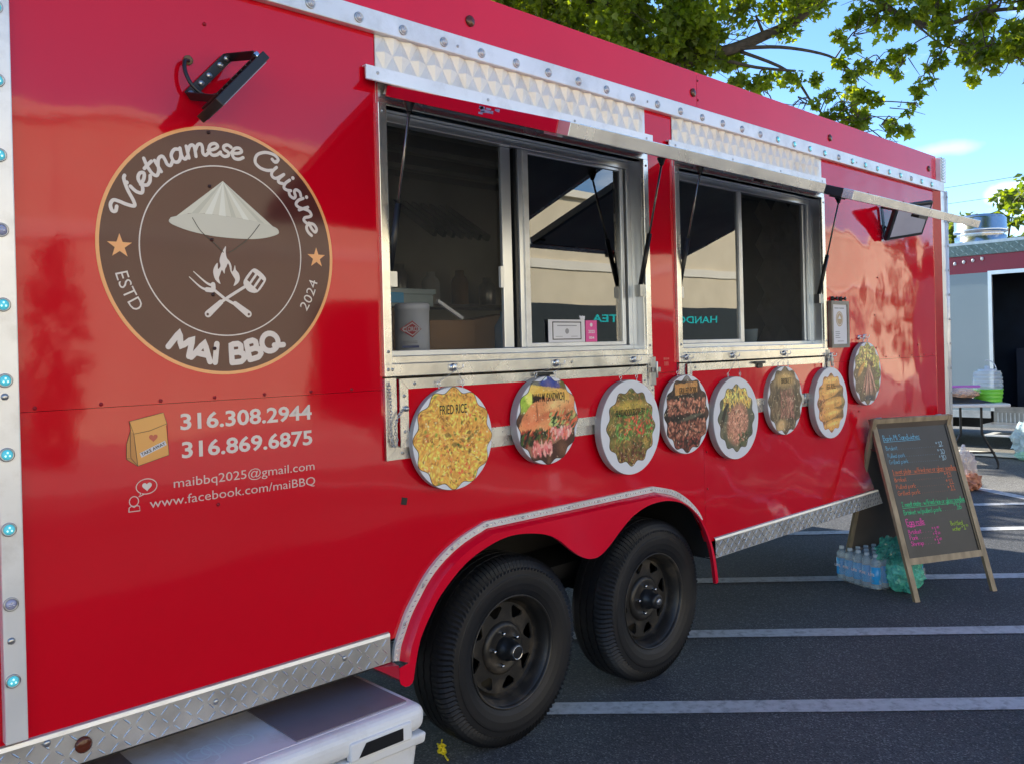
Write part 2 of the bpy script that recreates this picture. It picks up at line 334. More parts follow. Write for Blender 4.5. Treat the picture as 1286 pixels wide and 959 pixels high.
def plate(name, loops, fr, d0, d1, m, parent=None, closed_loops=None):
    """flat piece with holes: loops[0..] closed 2D outlines, from depth d0 (back) to d1 (front)"""
    cu = bpy.data.curves.new(name, 'CURVE'); cu.dimensions = '2D'; cu.fill_mode = 'BOTH'; cu.extrude = max((d1-d0)/2, 0)
    for lp in loops:
        sp = cu.splines.new('POLY'); sp.points.add(len(lp)-1)
        for i, (x, y) in enumerate(lp): sp.points[i].co = (x, y, 0, 1)
        sp.use_cyclic_u = True
    ob = bpy.data.objects.new(name, cu); me = bpy.data.meshes.new_from_object(ob); bpy.data.objects.remove(ob); bpy.data.curves.remove(cu)
    me.transform(fr.mat(0, 0, (d0+d1)/2)); me.materials.clear()
    return link(name, me, parent, m)
def text(name, s, size, fr, a, b, d, m, parent=None, align='LEFT', xs=1, bold=0, ext=.0004, shear=0, rot=0, jit=0):
    cu = bpy.data.curves.new(name, 'FONT'); cu.body = s; cu.size = size; cu.align_x = align; cu.offset = bold*size; cu.extrude = ext; cu.shear = shear
    cu.resolution_u = 3
    ob = bpy.data.objects.new(name, cu); me = bpy.data.meshes.new_from_object(ob); bpy.data.objects.remove(ob); bpy.data.curves.remove(cu)
    me.transform(fr.mat(a, b, d) @ Matrix.Rotation(rot, 4, 'Z') @ Matrix.Diagonal((xs, 1, 1, 1))); me.materials.clear()
    return link(name, me, parent, m)
def _capr():
    cu = bpy.data.curves.new('x', 'FONT'); cu.body = 'H'; cu.size = 1; ob = bpy.data.objects.new('x', cu); me = bpy.data.meshes.new_from_object(ob)
    h = max(v.co.y for v in me.vertices); bpy.data.objects.remove(ob); bpy.data.curves.remove(cu); bpy.data.meshes.remove(me); return h
CAPR = _capr()
def circle(cx, cy, r, n=64, ph=0): return [(cx+r*math.cos(2*PI*i/n+ph), cy+r*math.sin(2*PI*i/n+ph)) for i in range(n)]
def rect(x0, x1, y0, y1): return [(x0, y0), (x1, y0), (x1, y1), (x0, y1)]
def catmull(P, k=8, closed=False):
    P = [Vector(p) for p in P]; n = len(P); out = []
    rng = range(n) if closed else range(n-1)
    for i in rng:
        g = (lambda j: P[j % n]) if closed else (lambda j: P[max(0, min(n-1, j))])
        a, b, c, d = g(i-1), g(i), g(i+1), g(i+2)
        for t in range(k):
            t /= k; out.append(.5*((2*b)+(c-a)*t+(2*a-5*b+4*c-d)*t*t+(3*b-a-3*c+d)*t**3))
    if not closed: out.append(P[-1])
    return out
class Strokes:
    """lettering and line drawing made of round-ended strokes lying on a Frame"""
    def __init__(s, fr, d): s.fr = fr; s.d = d; s.mb = MB(); s.k = 0
    def stroke(s, pts, wd, smooth=True, k=6, taper=None):
        P = [Vector(p) for p in pts]
        if smooth and len(P) > 2: P = catmull(P, k)
        n = len(P); vs = []; s.k += 1; d = s.d + (s.k % 9)*.00003
        def w(i): return (wd if not taper else wd*(taper[0]+(taper[1]-taper[0])*i/(n-1)))/2
        for i, p in enumerate(P):
            t = (P[min(i+1, n-1)]-P[max(i-1, 0)]).normalized(); q = Vector((-t.y, t.x)); e = d + i*.000004
            a = p+q*w(i); b = p-q*w(i); vs += [s.fr(a.x, a.y, e), s.fr(b.x, b.y, e)]
        s.mb.add(vs, [(2*i, 2*i+1, 2*i+3, 2*i+2) for i in range(n-1)])
        for idx, sg in ((0, -1), (n-1, 1)):
            p = P[idx]; t = (P[min(idx+1, n-1)]-P[max(idx-1, 0)]).normalized()*sg; q = Vector((-t.y, t.x)); r = w(idx); e = d + idx*.000004
            c = [p + (q*math.cos(PI*j/6) + t*math.sin(PI*j/6))*r for j in range(7)]
            s.mb.add([s.fr(z.x, z.y, e) for z in c], [tuple(range(7))])
    def dot(s, x, y, r):
        s.k += 1; s.mb.add([s.fr(a, b, s.d+(s.k % 9)*.00003) for a, b in circle(x, y, r, 12)], [tuple(range(12))])
    def build(s, name, m, parent=None): return s.mb.build(name, m, parent)

def inst(name, src, parent, loc, rot=None, m=None):
    """another piece sharing the mesh of src"""
    me = src.data if hasattr(src, 'data') else src
    o = bpy.data.objects.new(name, me); COL.objects.link(o); WM[o.name] = Matrix.Translation(Vector(loc))
    if parent is not None: o.parent = parent; o.matrix_parent_inverse = WM[parent.name].inverted()
    o.location = loc
    if rot: o.rotation_euler = rot
    return o
def mesh_of(mb, name, m):
    me = bpy.data.meshes.new(name); me.from_pydata(mb.v, [], mb.f); me.polygons.foreach_set('use_smooth', mb.sm); me.materials.append(m); return me

# ================================================================== GROUND
def sheet(name, pts, z, m, kind='structure'):
    o = MB().add([(x, y, z) for x, y in pts], [tuple(range(len(pts)))]).build(name, m); tag(o, kind=kind); return o
g = sheet('ground', [(-300, -300), (300, -300), (300, 300), (-300, 300)], 0, M['asphalt_old'])
sheet('asphalt_lot', [(-9, -6.2), (4.5, -6.4), (8.66, .11), (9.22, .96), (14.5, 9.5), (-9, 9.5)], .004, M['asphalt'])
def stripe(cx, cy, l0, l1, w=.10, d=(.7, -.714)):
    d = Vector(d).normalized(); q = Vector((-d.y, d.x))*w/2; c = Vector((cx, cy)); k = 24; vs = []
    for i in range(k+1):
        p = c + d*(l0+(l1-l0)*i/k); j = .004
        vs += [p+q*(1+random.uniform(-j, j)*10), p-q*(1+random.uniform(-j, j)*10)]
    tag(MB().add([(v.x, v.y, .008) for v in vs], [(2*i, 2*i+1, 2*i+3, 2*i+2) for i in range(k)]).build('parking_stripe', M['stripe']), kind='structure')
sheet('concrete_apron', [(-14, -12), (46, -12), (46, -7.4), (-14, -7.4)], .006, M['concrete'])  # pale strip added so sunlit ground mirrors brightly in the red paint
stripe(2.97, -.31, -2.2, 6, .118); stripe(3.69, .22, -2.2, 6, .112); stripe(4.56, .75, -2.4, 7, .11); stripe(7.11, .04, -3.5, 7, .11, (.72, -.70)); stripe(8.12, .42, -5, 1.2, .10, (.71, -.71))
stripe(9.10, .80, -7, 9, .13, (-.36, -.60))

# ================================================================== THE RED FOOD TRAILER
T = empty('food_trailer', (2.8, 1.2, 0), 'long glossy red food trailer with two serving windows, round brown logo and two black wheels', 'food trailer')
X0, X1, ZT, ZB, SEAM = -1.0, 6.285, 2.728, .575, 1.348
OUT = [(1.608, .482), (1.618, .53), (1.639, .576), (1.665, .626), (1.698, .670), (1.750, .732), (1.819, .786), (1.909, .831), (2.020, .865), (2.399, .865), (2.720, .865), (2.988, .865), (3.119, .834), (3.198, .799), (3.260, .760), (3.327, .700), (3.393, .600), (3.434, .492), (3.453, .382)]
def panel(name, loops, m, y0=0.0, y1=.03): return plate(name, loops, WALL, -y1, -y0, m, T)
# upper wall panels, split where the sheets meet
panel('wall_panel', [rect(X0, 1.603, SEAM+.0012, 2.50)], M['red'])
panel('wall_panel', [rect(3.003, 3.195, SEAM+.0012, 2.50)], M['red'])
panel('wall_panel', [rect(4.605, 6.222, SEAM+.0012, 2.50)], M['red_b'])
panel('wall_panel', [rect(1.6035, 3.0025, 2.262, 2.50)], M['white_alu']); panel('wall_panel', [rect(3.1955, 4.6045, 2.262, 2.50)], M['white_alu'])
# lower wall panels with the wheel arch cut out
a1 = [q for q in OUT if q[0] < 3.0 and q[1] >= .576]
lowL = [(X0, .55), (1.6285, .55)] + a1 + [(3.119, .834), (3.198, .799), (3.260, .760), (3.327, .700), (3.3895, .606), (3.3895, SEAM), (X0, SEAM)]
panel('wall_panel', [lowL], M['red'])
panel('wall_panel', [[(3.3915, .603), (3.415, .55), (6.222, .55), (6.222, SEAM), (3.3915, SEAM)]], M['red_b'])
# band above the light rail
panel('roof_band', [rect(X0, 3.401, 2.50, ZT)], M['red_matt'], .0, .03); panel('roof_band', [rect(3.404, X1, 2.50, ZT)], M['red_matt'], .0, .03)
MB().box(X0, X1, .03, 2.42, ZT-.06, ZT-.004).build('roof', M['white_alu'], T)
MB().box(X0, 6.33, 2.39, 2.42, .5, ZT-.06).build('rear_wall', M['white_alu'], T)
MB().box(6.285, 6.33, .03, 2.39, .5, ZT-.004).build('end_wall', M['red_matt'], T)
MB().box(X0, X0+.03, .03, 2.39, .5, ZT-.06).build('end_wall', M['red_matt'], T)
MB().box(X0, 6.28, .32, 2.39, .46, .52).build('floor', M['black_matt'], T); MB().box(X0+.04, 6.26, .63, 2.36, .521, .53).build('bounce_sheet', M['inner'], T)  # pale sheet added over the floor to bounce light inside
MB().box(X0, 1.62, .03, .32, .46, .52).build('floor', M['black_matt'], T); MB().box(3.46, 6.28, .03, .32, .46, .52).build('floor', M['black_matt'], T)
MB().box(1.62, 3.46, .035, .62, .885, .90).box(1.61, 1.625, .035, .62, .46, .885).box(3.455, 3.47, .035, .62, .46, .885).box(1.625, 3.455, .60, .62, .40, .885).build('wheel_housing', M['black_matt'], T)
# interior lining
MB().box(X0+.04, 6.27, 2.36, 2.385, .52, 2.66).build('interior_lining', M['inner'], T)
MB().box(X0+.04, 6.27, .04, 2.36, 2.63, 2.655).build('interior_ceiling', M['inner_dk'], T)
cr = MB()
for i in range(5): cr.box(X0+.1, 6.2, .5+i*.38, .56+i*.38, 2.60, 2.63)
cr.build('ceiling_rib', M['inner'], T)
MB().box(.6, 6.2, .13, .62, 1.40, 1.43).build('counter', M['alu_dark'], T)
sh = MB().box(2.5, 4.3, 2.05, 2.36, 1.75, 1.77).box(2.5, 4.3, 2.05, 2.36, 1.40, 1.42); sh.build('shelf', M['alu_dark'], T)
hood = MB()
for i in range(7): hood.obox((3.2+i*.07, 1.9, 2.28-.0*i), (.012, 0, 0), (0, .20, .12), (0, -.01, .016))
hood.build('hood_filter', M['alu_dark'], T)
# quilted end panel seen through the second window
q = MB(); ny, nzz = 14, 10; dy, dz = .075, .13
for i in range(ny):
    for j in range(nzz):
        if (i+j) % 2: continue
        cy, cz = .35+i*dy, 1.35+j*dz
        q.add([(6.262, cy-dy, cz), (6.262, cy, cz-dz), (6.262, cy+dy, cz), (6.262, cy, cz+dz), (6.245, cy, cz)], [(0, 1, 4), (1, 2, 4), (2, 3, 4), (3, 0, 4)])
q.build('quilted_lining', M['quilt'], T)
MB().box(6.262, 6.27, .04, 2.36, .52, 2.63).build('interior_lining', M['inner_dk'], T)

# light rail under the roof and corner posts
MB().box(X0, 6.36, -.028, -.001, 2.485, 2.553).build('light_rail', M['white_alu'], T, .003)
MB().box(.509, .5565, -.030, -.0005, .585, 2.484).build('corner_post', M['white_alu'], T, .003)
MB().add([(6.224, 0, .50), (6.285, -.028, .50), (6.285, -.028, 2.484), (6.224, 0, 2.484), (6.224, .03, .50), (6.285, .03, .50), (6.285, .03, 2.484), (6.224, .03, 2.484)],
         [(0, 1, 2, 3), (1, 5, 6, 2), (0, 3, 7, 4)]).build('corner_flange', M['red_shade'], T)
MB().box(6.287, 6.352, -.030, .06, .45, 2.484).build('corner_post', M['alu_frame'], T, .003)
MB().tube([(6.372, -.02, .45), (6.372, -.02, 2.49)], .022, 10).build('corner_trim', M['white_alu'], T)
cp = MB()
for i in range(8):
    for s in (0, 1): cp.obox((6.31+.035*s, -.032, 2.575+i*.02), (.013, 0, .006*(1 if s else -1)), (0, .002, 0), (-.003, 0, .003))
e_ = MB().box(6.287, 6.39, -.030, .05, 2.554, ZT-.01).build('corner_cap', M['white_alu'], T); cp.build('tread_pattern', M['lug'], e_)
# screws
scr = mesh_of(MB().lathe([(0, .0085), (.003, .008), (.005, .003), (.005, 0)], (0, 0, 0), (0, -1, 0), 10), 'screw', M['steel'])
scr_s = mesh_of(MB().lathe([(0, .0052), (.0025, .0048), (.004, 0)], (0, 0, 0), (0, -1, 0), 8), 'rivet', mat('red_rivet', (.30, .004, .01), .3))
scr_b = mesh_of(MB().lathe([(0, .0052), (.0025, .0048), (.004, 0)], (0, 0, 0), (0, -1, 0), 8), 'rivet', mat('brown_rivet', (.05, .018, .014), .3))
scr_m = mesh_of(MB().lathe([(0, .0055), (.0025, .005), (.0035, 0)], (0, 0, 0), (0, -1, 0), 8), 'rivet', M['steel'])
for z in (1.389, .824, 1.95, 2.3): inst('screw', scr, T, (.5255, -.030, z))
for x in [.595, .746, .895, 1.043, 1.192, 1.343, 1.486, 4.70, 4.95, 5.2, 5.4, 5.6, 5.8, 6.0, 6.15]: inst('rivet', scr_s, T, (x, 0, 1.357 if x < 2 else 1.362))
for x, z in [(1.041, 2.382), (1.045, 2.085), (1.044, 1.937), (1.046, 1.790), (1.046, 1.639), (1.046, 1.491), (1.045, 1.063), (5.2, 2.36), (5.72, 2.36), (5.0, 1.05), (5.25, 1.62), (5.26, 1.42), (5.3, 1.85), (3.41, .80), (3.41, .97), (3.41, 1.12), (3.41, 2.60), (3.41, 2.69), (5.9, 1.43)]:
    inst('rivet', scr_b if abs(x-1.044) < .01 and 1.3 < z < 2.2 else scr_s, T, (x, -.0015, z))
for z in [.75+.17*i for i in range(11)]: inst('screw', scr, T, (6.365, -.042, z))
for x in (1.90, 2.96, 4.96): inst('rivet', scr_m, T, (x+.03, -.028, 2.513))
# marker lights
def light_meshes():
    ring = MB().lathe([(0, .021), (.004, .021), (.006, .017), (.004, .0155)], (0, 0, 0), (0, -1, 0), 20)
    lens = MB().lathe([(.002, .016), (.006, .0145), (.0095, .009), (.0105, .0)], (0, 0, 0), (0, -1, 0), 18)
    chips = MB()
    for k in range(3): a = PI/2+k*2*PI/3; chips.sphere((.0065*math.cos(a), -.0090, .0065*math.sin(a)), .0032, 6, 4)
    for q in (ring, lens, chips): q.v = [(x*.78, y*.85, z*.78) for x, y, z in q.v]
    return ring, lens, chips
ring, lens, chips = light_meshes()
me_ring = mesh_of(ring, 'bezel', M['steel'])
me_lens = {k: mesh_of(lens, 'lens', M[v]) for k, v in dict(on='led', off='led_off', li='led_lilac').items()}
me_chip = {'on': mesh_of(chips, 'led_chip', M['led_dot']), 'off': mesh_of(chips, 'led_chip', M['chrome']), 'li': mesh_of(chips, 'led_chip', M['chrome'])}
def marker(x, y, z, kind):
    b = inst('marker_light', me_ring, T, (x, y, z)); l = inst('lens', me_lens[kind], b, (0, 0, 0)); c = inst('led_chip', me_chip[kind], b, (0, 0, 0))
    for o in (l, c): o.matrix_parent_inverse = Matrix.Identity(4)
for i in range(-10, 28):
    x = 1.528+.1703*i
    kind = 'on' if (x > 4.05 and i not in (19, 25)) else 'off'
    if x < 6.3: marker(x, -.028, 2.513, kind)
for i, z in enumerate([.731, .909, 1.082, 1.255, 1.426, 1.601, 1.774, 1.947, 2.12, 2.29]):
    marker(.5265, -.030, z, 'li' if i in (1, 6) else 'on')
ab = MB().lathe([(0, .020), (.005, .020), (.009, .014), (.010, 0)], (0, 0, 0), (0, -1, 0), 16); abm = mesh_of(ab, 'clearance_light', M['amber'])
for x, z in ((.35, 2.627), (2.013, 2.627), (3.371, 2.628), (4.716, 2.622), (6.155, 2.627)): inst('clearance_light', abm, T, (x, 0, z))
inst('clearance_light', abm, T, (.68, -.012, .527))

# skirt of tread plate with raised lugs
def tread(mb, x0, x1, z0, z1, y, sp=.044, L=.0158, fr=None):
    i = 0; x = x0+.012
    while x < x1-.008:
        z = z0+.012; j = 0
        while z < z1-.006:
            a = PI/4 if (i+j) % 2 else -PI/4
            c, s_ = math.cos(a), math.sin(a); u = Vector((c, 0, s_)); v = Vector((-s_, 0, c)); P = Vector((x, y, z)); n = Vector((0, -.0016, 0))
            wv = .0019; pts = [P-u*L, P-u*L*.5-v*wv, P+u*L*.5-v*wv, P+u*L, P+u*L*.5+v*wv, P-u*L*.5+v*wv]
            top = [P-u*L*.6+n, P+u*L*.6+n]
            mb.add(pts+top, [(0, 1, 6), (1, 2, 7, 6), (2, 3, 7), (3, 4, 7), (4, 5, 6, 7), (5, 0, 6)])
            z += sp*.62; j += 1
        x += sp*.72; i += 1
def skirt(x0, x1, z0, z1):
    mb = MB(); mb.add([(x0, .002, z1), (x1, .002, z1), (x1, -.006, z1-.004), (x0, -.006, z1-.004), (x0, -.010, z1-.013), (x1, -.010, z1-.013), (x0, -.010, z0), (x1, -.010, z0), (x0, .05, z0-.004), (x1, .05, z0-.004)],
                     [(0, 3, 2, 1), (3, 4, 5, 2), (4, 6, 7, 5), (6, 8, 9, 7)])
    o = mb.build('skirt', M['plate'], T); t = MB(); tread(t, x0, x1, z0, z1-.013, -.010); tp = t.build('tread_pattern', M['lug'], o); tag(tp, kind='stuff')
    l = MB(); l.add([(x0, -.0085, z1-.0045), (x1, -.0085, z1-.0045), (x1, -.0115, z1-.014), (x0, -.0115, z1-.014)], [(0, 3, 2, 1)]); l.build('skirt_edge', M['white_alu'], o)
skirt(X0, 1.600, .482, .578); skirt(3.452, 6.285, .470, .566)
for x, z in ((.60, .556), (1.02, .53), (1.43, .54), (3.7, .52), (4.6, .52), (5.5, .52)): inst('screw', scr, T, (x, -.011, z))

# fender: tread-plate trim, red flare with a double arch
def offs(P, d):
    out = []
    for i, p in enumerate(P):
        a = Vector(P[max(i-1, 0)]); b = Vector(P[min(i+1, len(P)-1)]); t = (b-a).normalized(); q = Vector((t.y, -t.x)); out.append(tuple(Vector(p)+q*d))
    return out
OS = [tuple(p) for p in catmull(OUT[:9], 3)] + OUT[9:11] + [tuple(p) for p in catmull(OUT[11:], 3)]
IN_ = offs(OS, .024)
for name, a, b in (('fender_trim', 0, 25), ('fender_trim', 25, 28), ('fender_trim', 28, len(OS)-9)):
    seg = OS[a:b+1]; seg2 = IN_[a:b+1]; o = plate(name, [seg+seg2[::-1]], WALL, .0005, .013, M['white_alu'], T)
    t = MB()
    for i in range(a, b):
        p, r_ = Vector(OS[i]), Vector(OS[i+1]); n_ = max(1, int((r_-p).length/.016))
        for j in range(n_):
            c = (p+(r_-p)*(j+.5)/n_)*.5+(Vector(IN_[i])+(Vector(IN_[i+1])-Vector(IN_[i]))*(j+.5)/n_)*.5
            dd = (r_-p).normalized(); an = math.atan2(dd.y, dd.x)+(PI/4 if j % 2 else -PI/4); u = Vector((math.cos(an), 0, math.sin(an)))*.007; v = Vector((-math.sin(an), 0, math.cos(an)))*.0018
            P = Vector((c.x, -.0135, c.y)); t.add([P-u, P-v, P+u, P+v, P+Vector((0, -.001, 0))], [(0, 1, 4), (1, 2, 4), (2, 3, 4), (3, 0, 4)])
    t.build('tread_pattern', M['lug'], o)
for x, z in [(1.655, .59), (1.735, .70), (1.86, .798), (2.022, .852), (2.2, .853), (2.45, .853), (2.62, .853), (2.80, .853), (2.97, .853)]: inst('rivet', scr_m, T, (x, -.0135, z))
LIP = [(1.662, .418), (1.676, .48), (1.696, .543), (1.739, .610), (1.791, .671), (1.890, .745), (1.991, .785), (2.077, .803), (2.165, .803), (2.279, .782), (2.352, .749), (2.422, .697), (2.482, .660), (2.533, .644), (2.584, .645), (2.638, .669), (2.722, .725), (2.808, .773), (2.925, .801), (3.062, .797), (3.189, .755), (3.286, .672), (3.351, .563), (3.380, .458), (3.392, .37)]
LS = [tuple(p) for p in catmull(LIP, 4)]
I0 = offs(OS, .022); I1 = offs(OS, .040); Yf = .046
k = len(OS)
rim_in = I1; fm = MB()
fm.add([WALL(x, z, .002) for x, z in I0]+[WALL(*(Vector(I0[i])*.45+Vector(I1[i])*.55), .034) for i in range(k)]+[WALL(x, z, Yf) for x, z in I1],
       [(r*k+i, (r+1)*k+i, (r+1)*k+i+1, r*k+i+1) for r in (0, 1) for i in range(k-1)], True)
fe = fm.build('fender', M['red_matt'], T)
foot = [(1.640, .372), (1.655, .366), (1.668, .374)]
plate('fender_face', [[tuple(p) for p in I1] + [(3.405, .37)] + LS[::-1] + [(1.657, .408), (1.645, .402), (1.628, .404), (1.614, .414), (1.608, .432), (1.608, .468)]], WALL, Yf-.004, Yf-.0002, M['red_matt'], T)
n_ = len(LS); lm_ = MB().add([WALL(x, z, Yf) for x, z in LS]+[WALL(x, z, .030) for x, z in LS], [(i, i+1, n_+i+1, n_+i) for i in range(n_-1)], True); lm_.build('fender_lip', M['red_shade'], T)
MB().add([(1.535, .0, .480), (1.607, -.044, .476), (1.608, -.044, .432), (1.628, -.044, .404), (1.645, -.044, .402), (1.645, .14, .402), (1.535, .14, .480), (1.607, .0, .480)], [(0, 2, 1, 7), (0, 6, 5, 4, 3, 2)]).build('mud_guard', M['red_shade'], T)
# small black label on the wall
plate('black_tag', [[(1.662, .975), (1.684, .970), (1.689, .993), (1.667, .998)]], WALL, .0002, .0015, M['black'], T)

# ------------------------------------------------------------------ wheels
def make_wheel(cx):
    W_ = empty('wheel', (cx, .16, .347), None, None); W_.parent = T; W_.matrix_parent_inverse = WM[T.name].inverted()
    O = Vector((cx, 0, .347)); ax = (0, 1, 0); ns = 216
    prof = [(.055, .200), (.047, .213), (.040, .228), (.034, .250), (.032, .272), (.0325, .280), (.0345, .281), (.036, .284), (.037, .300), (.0405, .312), (.044, .322), (.052, .336), (.063, .3455), (.075, .350), (.098, .352), (.099, .344), (.106, .344), (.107, .352), (.135, .3525), (.136, .344), (.143, .344), (.144, .3525), (.172, .352), (.173, .344), (.180, .344), (.181, .352), (.21, .350), (.228, .343), (.24, .32), (.245, .28), (.235, .22), (.22, .2)]
    def mod(i, j, h, r):
        ph = j % 2
        if 9 <= i <= 13 and ph == 0: return h+.006*(1 if i < 13 else 0), r-.006
        if 14 <= i <= 24: return h+.0022*math.sin(j*2*PI*18/ns*3), r
        return h, r
    ty = MB().lathe(prof, O, ax, ns, False, mod).build('tyre', M['rubber'], W_)
    if cx > 0:
        st = Strokes(Frame(O+Vector((0, .0315, 0)), (1, 0, 0), (0, 0, 1)), .0006)
        for r_ in (.262, .296): 
            st.stroke([(r_*math.cos(a), r_*math.sin(a)) for a in [i*2*PI/90 for i in range(91)]], .0018, smooth=False)
    steel = MB().lathe([(.075, .196), (.052, .199), (.046, .204), (.046, .2075), (.052, .208), (.054, .2005), (.075, .192), (.085, .186), (.105, .184), (.125, .180), (.130, .166)], O, ax, 72)
    steel.lathe([(.20, .19), (.21, .18), (.2, .0)], O, ax, 40)
    rm = steel.build('rim', M['rim'], W_)
    # disc with eight cut-outs, dished in the middle
    loops = [circle(0, 0, .168, 72)]
    for k_ in range(8):
        a = k_*PI/4+.2; tri = [(.158, -.17), (.160, .17), (.150, .22), (.118, .10), (.116, -.02), (.148, -.23)]
        loops.append([(r_*math.cos(a+t), r_*math.sin(a+t)) for r_, t in tri])
    fr = Frame(O+Vector((0, .118, 0)), (1, 0, 0), (0, 0, 1)); loops.append(circle(0, 0, .098, 40))
    plate('wheel_disc', loops, fr, -.004, .004, M['rim'], W_)
    ctr = MB().lathe([(.122, .1), (.108, .098), (.099, .088), (.097, .078), (.101, .070), (.101, .045), (.101, .0)], O, ax, 48); ctr.build('wheel_centre', M['rim'], W_)
    MB().lathe([(.101, .043), (.075, .042), (.070, .034), (.040, .033), (.030, .030), (.028, .025), (.028, .0)], O, ax, 32).build('hub', M['black'], W_)
    cap = MB().lathe([(.0272, .022), (.026, .0235), (.0268, .026), (.029, .025)], O, ax, 32) if abs(cx-2.196) < .1 else MB().lathe([(.028, .014), (.022, .013), (.021, .006), (.021, 0)], O, ax, 20)
    cap.build('hub_cap', M['chrome'] if abs(cx-2.196) < .1 else M['steel'], W_)
    for k_ in range(5):
        a = k_*2*PI/5+.55; MB().lathe([(0, .0095), (-.012, .009), (-.018, .006), (-.022, .0055), (-.022, 0)], O+Vector((.062*math.cos(a), .101, .062*math.sin(a))), ax, 8).build('lug_nut', M['chrome'], W_)
    return W_
make_wheel(2.196); make_wheel(3.056)
MB().tube([(2.196, .2, .347), (2.196, 2.3, .347)], .035, 10).tube([(3.056, .2, .347), (3.056, 2.3, .347)], .035, 10).box(1.2, 4.2, .45, .52, .36, .46).box(1.2, 4.2, 1.9, 1.97, .36, .46).build('axle', M['black_matt'], T)

# ------------------------------------------------------------------ serving windows
def window(xl, xr, first):
    zt, zb = 2.262, 1.433
    # outer trim strips
    for a, b in ((xl-.032, xl), (xr, xr+.034)):
        o = MB().box(a, b, -.014, .002, 1.385 if a > xl else (1.39), zt+.006).build('trim_strip', M['alu'], T, .002)
    MB().box(xl-.031, xr+.033, -.012, .002, zt+.006, 2.330).build('head_trim', M['alu'], T)
    # reveal
    jm = MB(); y1 = .10
    jm.box(xr-.004, xr, .0, y1, zb, zt); jm.box(xl, xl+.004, .0, y1, zb, zt); jm.box(xl, xr, .0, y1, zt, zt+.004); jm.build('window_reveal', M['alu_frame'], T)
    MB().box(xl, xr, -.006, y1, zb-.002, zb+.022).build('window_sill', M['alu'], T, .002)
    rail = MB().box(xl-.031, xr+.033, -.016, .004, 1.390, 1.4305).build('hook_rail', M['alu'], T, .0015)
    for x in (xl-.02, xl-.004, xr+.018, (xl+xr)/2+.18): inst('rivet', scr_m, rail, (x, -.016, 1.413))
    for x in (xl-.016, xr+.017):
        for z in (1.47, 2.24): inst('rivet', scr_m, T, (x, -.014, z))
    y = .07; F = M['alu_frame']
    fr = MB(); zb2, zt2 = 1.455, 2.262
    fr.box(xl+.004, xr-.004, y-.012, y+.03, zb2, zb2+.018).box(xl+.004, xr-.004, y-.012, y+.03, 2.232, zt2-.001).box(xr-.03, xr-.004, y-.012, y+.03, zb2+.018, 2.232).box(xl+.004, xl+.012, y-.012, y+.03, zb2+.018, 2.232)
    wf = fr.build('window_frame', F, T, .0015)
    if first:
        MB().box(2.222, 2.272, y+.012, y+.028, 1.474, 2.231).build('sash_stile', F, wf, .003)
        MB().box(2.280, 2.292, y+.004, y+.028, 1.474, 2.231).build('sash_stile', M['black'], wf)  # black strip stands in for the shaded gap between the stiles
        MB().box(2.296, 2.318, y-.004, y+.020, 1.474, 2.231).build('sash_stile', F, wf, .002)
        MB().box(2.318, 2.345, y-.010, y+.014, 1.474, 2.231).build('sash_stile', M['white_alu'], wf, .002)
        MB().box(2.345, 2.90, y-.008, y+.012, 1.474, 1.490).build('sash_rail', M['white_alu'], wf, .002)
        MB().box(2.345, 2.90, y-.006, y+.010, 2.218, 2.231).build('sash_rail', F, wf, .002)
        MB().box(2.90, 2.922, y-.008, y+.012, 1.474, 2.231).build('sash_stile', F, wf, .002)
        MB().box(2.345, 2.90, y+.001, y+.004, 1.490, 2.218).build('window_pane', M['glass'], wf)
        MB().add([(xl, y+.034, 1.474), (2.222, y+.034, 1.474), (2.222, y+.034, 2.232), (xl, y+.034, 2.232)], [(0, 1, 2, 3)]).build('insect_screen', M['screen'], wf)
        MB().box(2.205, 2.222, y+.008, y+.02, 1.70, 1.78).build('latch', M['white_alu'], wf)
    else:
        MB().box(3.832, 3.864, y-.010, y+.014, 1.474, 2.231).build('sash_stile', M['white_alu'], wf, .002)
        MB().box(xl+.012, 3.832, y-.008, y+.012, 1.474, 1.490).build('sash_rail', M['white_alu'], wf, .002)
        MB().box(xl+.012, 3.832, y+.001, y+.004, 1.490, 2.231).build('window_pane', M['glass'], wf)
        MB().add([(3.864, y+.02, 1.474), (4.53, y+.02, 1.474), (4.53, y+.02, 2.232), (3.864, y+.02, 2.232)], [(0, 1, 2, 3)]).build('insect_screen', M['screen'], wf)
        MB().box(4.515, 4.535, y+.004, y+.024, 1.474, 2.231).build('sash_stile', F, wf, .002)
    # quilted sheet over the window
    x0, x1 = (1.603, 2.983) if first else (3.194, 4.572); z0, z1 = 2.372, 2.4845; n = int(round((x1-x0)/.068)); wd = (x1-x0)/n; hd = (z1-z0)
    q = MB()
    q.add([(x0, -.004, z0), (x1, -.004, z0), (x1, -.004, z1), (x0, -.004, z1)], [(0, 1, 2, 3)])
    for i in range(n):
        for cx_, cz_ in ((x0+(i+.5)*wd, (z0+z1)/2),):
            q.add([(cx_-wd/2, -.0045, cz_), (cx_, -.0045, z0), (cx_+wd/2, -.0045, cz_), (cx_, -.0045, z1), (cx_-.004, -.0155, cz_+.004)], [(0, 1, 4), (1, 2, 4), (2, 3, 4), (3, 0, 4)])
        cx_ = x0+i*wd+wd
        if i < n-1:
            q.add([(cx_-wd/2, -.0045, z1), (cx_, -.0045, (z0+z1)/2), (cx_+wd/2, -.0045, z1), (cx_, -.0145, z1)], [(0, 1, 3), (1, 2, 3)])
            q.add([(cx_-wd/2, -.0045, z0), (cx_, -.0045, (z0+z1)/2), (cx_+wd/2, -.0045, z0), (cx_, -.0145, z0)], [(1, 0, 3), (2, 1, 3)])
    q.build('quilted_panel', M['quilt'], T)
